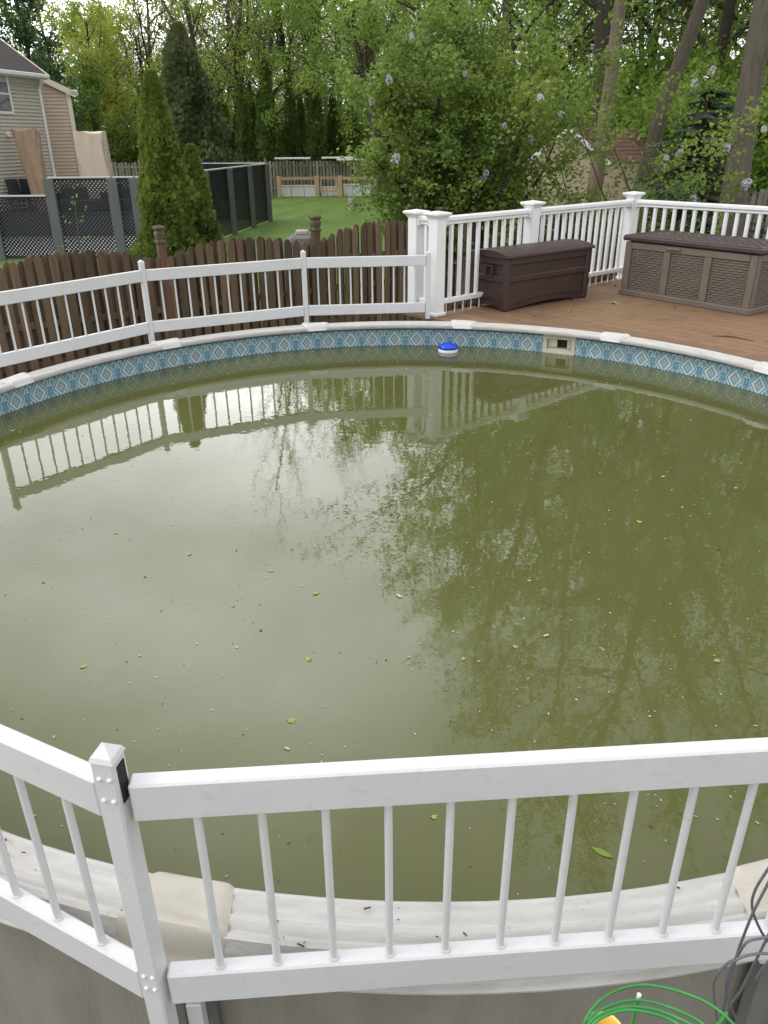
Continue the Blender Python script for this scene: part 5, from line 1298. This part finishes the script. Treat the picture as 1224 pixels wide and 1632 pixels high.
for q in (at(1150, 1664, 0.80), at(1185, 1658, 0.79), at(1140, 1668, 0.82)): W(gy, [q, np.array([q[0], q[1] + 0.02, 0.0])], 0.0032, M['greywire'], 'wire_stake')
# square white bracket stub under the near post
bq = at(308, 1612, 1.06)
reparent(MB().box(bq + np.array([0.0, 0.02, -0.06]), (0.034, 0.034, 0.15), None, 0.003).build('bracket', M['vinyl']), nf)

# ------------------------------------------------------------------ FLOATING LEAVES, SPECKS, LITTER
lf = []
for s in range(3):
    r = np.random.default_rng(s + 300); n = 12; mb = MB(); ang_ = np.linspace(0, 2 * PI, n, endpoint=False)
    for a in ang_:
        rr = 1 + 0.42 * math.cos(5 * a) * (0.6 if s else 1) + r.uniform(-0.12, 0.12); mb.v.append((0.026 * rr * math.cos(a), 0.020 * rr * math.sin(a), 0.003 * math.sin(2 * a)))
    mb.v.append((0, 0, 0.004)); mb.f += [(i, (i + 1) % n, n) for i in range(n)]; lf.append(mb.mesh('leaf'))
spots = [(185, 850), (302, 884), (432, 910), (504, 946), (371, 966), (133, 1063), (492, 1051), (465, 1149), (739, 1051), (821, 1031), (1143, 1054), (1019, 832), (692, 1303), (103, 768), (424, 676)]
LEAFLAB = ['small floating leaf high on the left, below the reflected fence', 'tiny pale floating leaf midway across the left sky reflection', 'bright star-shaped floating leaf left of the pool centre',
           'small dull floating leaf just right of the bright star-shaped one', 'floating leaf just below and left of the bright star-shaped one', 'lone floating leaf near the left edge of the water',
           'floating leaf at the tips of the reflected branches', 'floating leaf lowest in the open water, above the near fence rail', 'pale floating leaf in the dark tree reflection right of centre',
           'yellow floating leaf just right of the pale one in the tree reflection', 'floating leaf farthest right in the dark tree reflection', 'floating leaf highest in the dark tree reflection on the right',
           'star-shaped floating leaf seen between the near fence balusters', 'pale floating leaf on the reflected fence rail at far left', 'pale floating leaf on the reflected white fence rail near the middle']
for i, (px_, py_) in enumerate(spots):
    q = atz(px_, py_, ZW); o = link('leaf', lf[i % 3], M['floatleaf']); o.location = (q[0], q[1], ZW + 0.003); o.rotation_euler = (0, 0, i * 1.3); s = 0.40 + 0.07 * (i % 4); o.scale = (s, s, s)
    tag(o, LEAFLAB[i], 'leaf', 'small leaves floating on the water')
mb = MB()
for k in range(9):
    f = k / 8; w = 0.017 * math.sin(PI * min(1, f * 0.92 + 0.04)); mb.v += [(-0.06 + 0.12 * f, -w, 0.002), (-0.06 + 0.12 * f, 0, 0.0035), (-0.06 + 0.12 * f, w, 0.002)]
for k in range(8):
    for j in (0, 1): p = k * 3 + j; mb.f.append((p, p + 3, p + 4, p + 1))
q = atz(960, 1360, ZW); o = mb.build('leaf', M['leaf_bright']); o.location = (q[0], q[1], ZW + 0.002); o.rotation_euler = (0, 0, -0.6); o.scale = (0.52, 0.60, 1); tag(o, 'long narrow green leaf floating behind the near fence balusters', 'leaf')
def specks(n, size, mt, name, seed, zoff):
    r = np.random.default_rng(seed); P_ = []
    cl = r.uniform(-3.1, 3.1, (60, 2))
    while len(P_) < n:
        if r.uniform() < 0.4: p = cl[r.integers(60)] + r.normal(size=2) * 0.22
        else: p = r.uniform(-3.15, 3.15, 2)
        if r.uniform() < 0.15:
            a_ = r.uniform(-0.2, 3.4); q_ = 3.17 - abs(r.normal()) * 0.10; p = np.array([q_ * math.cos(a_), q_ * math.sin(a_)])
        if np.hypot(*p) < 3.18: P_.append((PC[0] + p[0], PC[1] + p[1], ZW + zoff))
    P_ = np.array(P_); a = r.uniform(0, 6.28, n); x = np.stack([np.cos(a), np.sin(a), np.zeros(n)], 1); y = np.stack([-np.sin(a), np.cos(a), np.zeros(n)], 1)
    tv = np.array([[-0.5, -0.2, 0], [0.3, -0.25, 0], [0.5, 0.15, 0.1], [-0.3, 0.25, 0.05]]); V, F = scatter(tv, [[0, 1, 2, 3]], P_, np.stack([x, y, np.tile([0, 0, 1.0], (n, 1))], 1), size * r.lognormal(0, 0.45, n))
    o = link(name, fastmesh(name, V, [F]), mt, None, kind='stuff'); return o
specks(1800, 0.0072, M['petal'], 'floating_petals', 401, 0.0025)
specks(800, 0.0055, M['crumb'], 'floating_debris', 402, 0.002)
# crumbs on the near top rail
r = np.random.default_rng(7); n = 90; P_ = []
for i in range(n):
    d_ = r.uniform(-135, -60); rad = r.uniform(3.13, 3.26); P_.append(pol(rad, d_, 1.3275))
tv = np.array([[-0.5, -0.12, 0], [0.5, -0.15, 0], [0.45, 0.12, 0.1], [-0.5, 0.15, 0.15]]); P_ = np.array(P_); ax = rand_axes(n, 3, r)
V, F = scatter(tv, [[0, 1, 2, 3]], P_, ax, 0.008 * np.minimum(2.2, r.lognormal(0, 0.5, n))); link('rail_crumbs', fastmesh('rail_crumbs', V, [F]), M['crumb'], None, kind='stuff')
r = np.random.default_rng(9); n = 160; P_ = []
while len(P_) < n:
    p = A_ + DR * r.uniform(0.1, 4.5) + PR * r.uniform(0.0, 3.2)
    if np.hypot(*(p - PC)) > 3.33: P_.append((p[0], p[1], ZD + 0.003))
P_ = np.array(P_); V, F = scatter(tv, [[0, 1, 2, 3]], P_, rand_axes(n, 3, r), 0.016 * r.lognormal(0, 0.5, n)); link('deck_litter', fastmesh('deck_litter', V, [F]), M['crumb'], None, kind='stuff')
# litter on deck
for i, (px_, py_, lab) in enumerate(((980, 484, 'crumpled green leaf on the deck before the taupe box'), (908, 497, 'tiny green leaf bit on the deck in front of the dark box'))):
    q = atz(px_, py_, ZD); o = link('leaf', lf[i], M['floatleaf']); o.location = (q[0], q[1], ZD + 0.006); o.rotation_euler = (0.15, 0.1, i); s = (1.7, 0.9)[i]; o.scale = (s, s, s * 3); tag(o, lab, 'leaf')
q = atz(1165, 538, ZD); q2 = atz(1195, 545, ZD); o = MB().tube([q + [-0.15, 0.04, 0.006], q + [-0.05, 0, 0.012], q + [0.02, -0.01, 0.008], q2 + [0.05, 0.0, 0.005]], [0.002, 0.006, 0.005, 0.002], 6).build('twig', M['barkdark'], None, True); tag(o, 'thin dark twig lying on the brown deck', 'twig')
for k_, v_ in STAT.items(): print(k_, v_)
tt_ = sum(len(o.data.polygons) for o in C.objects if o.type == 'MESH'); print('polys incl instances', tt_, 'objs', len(C.objects))
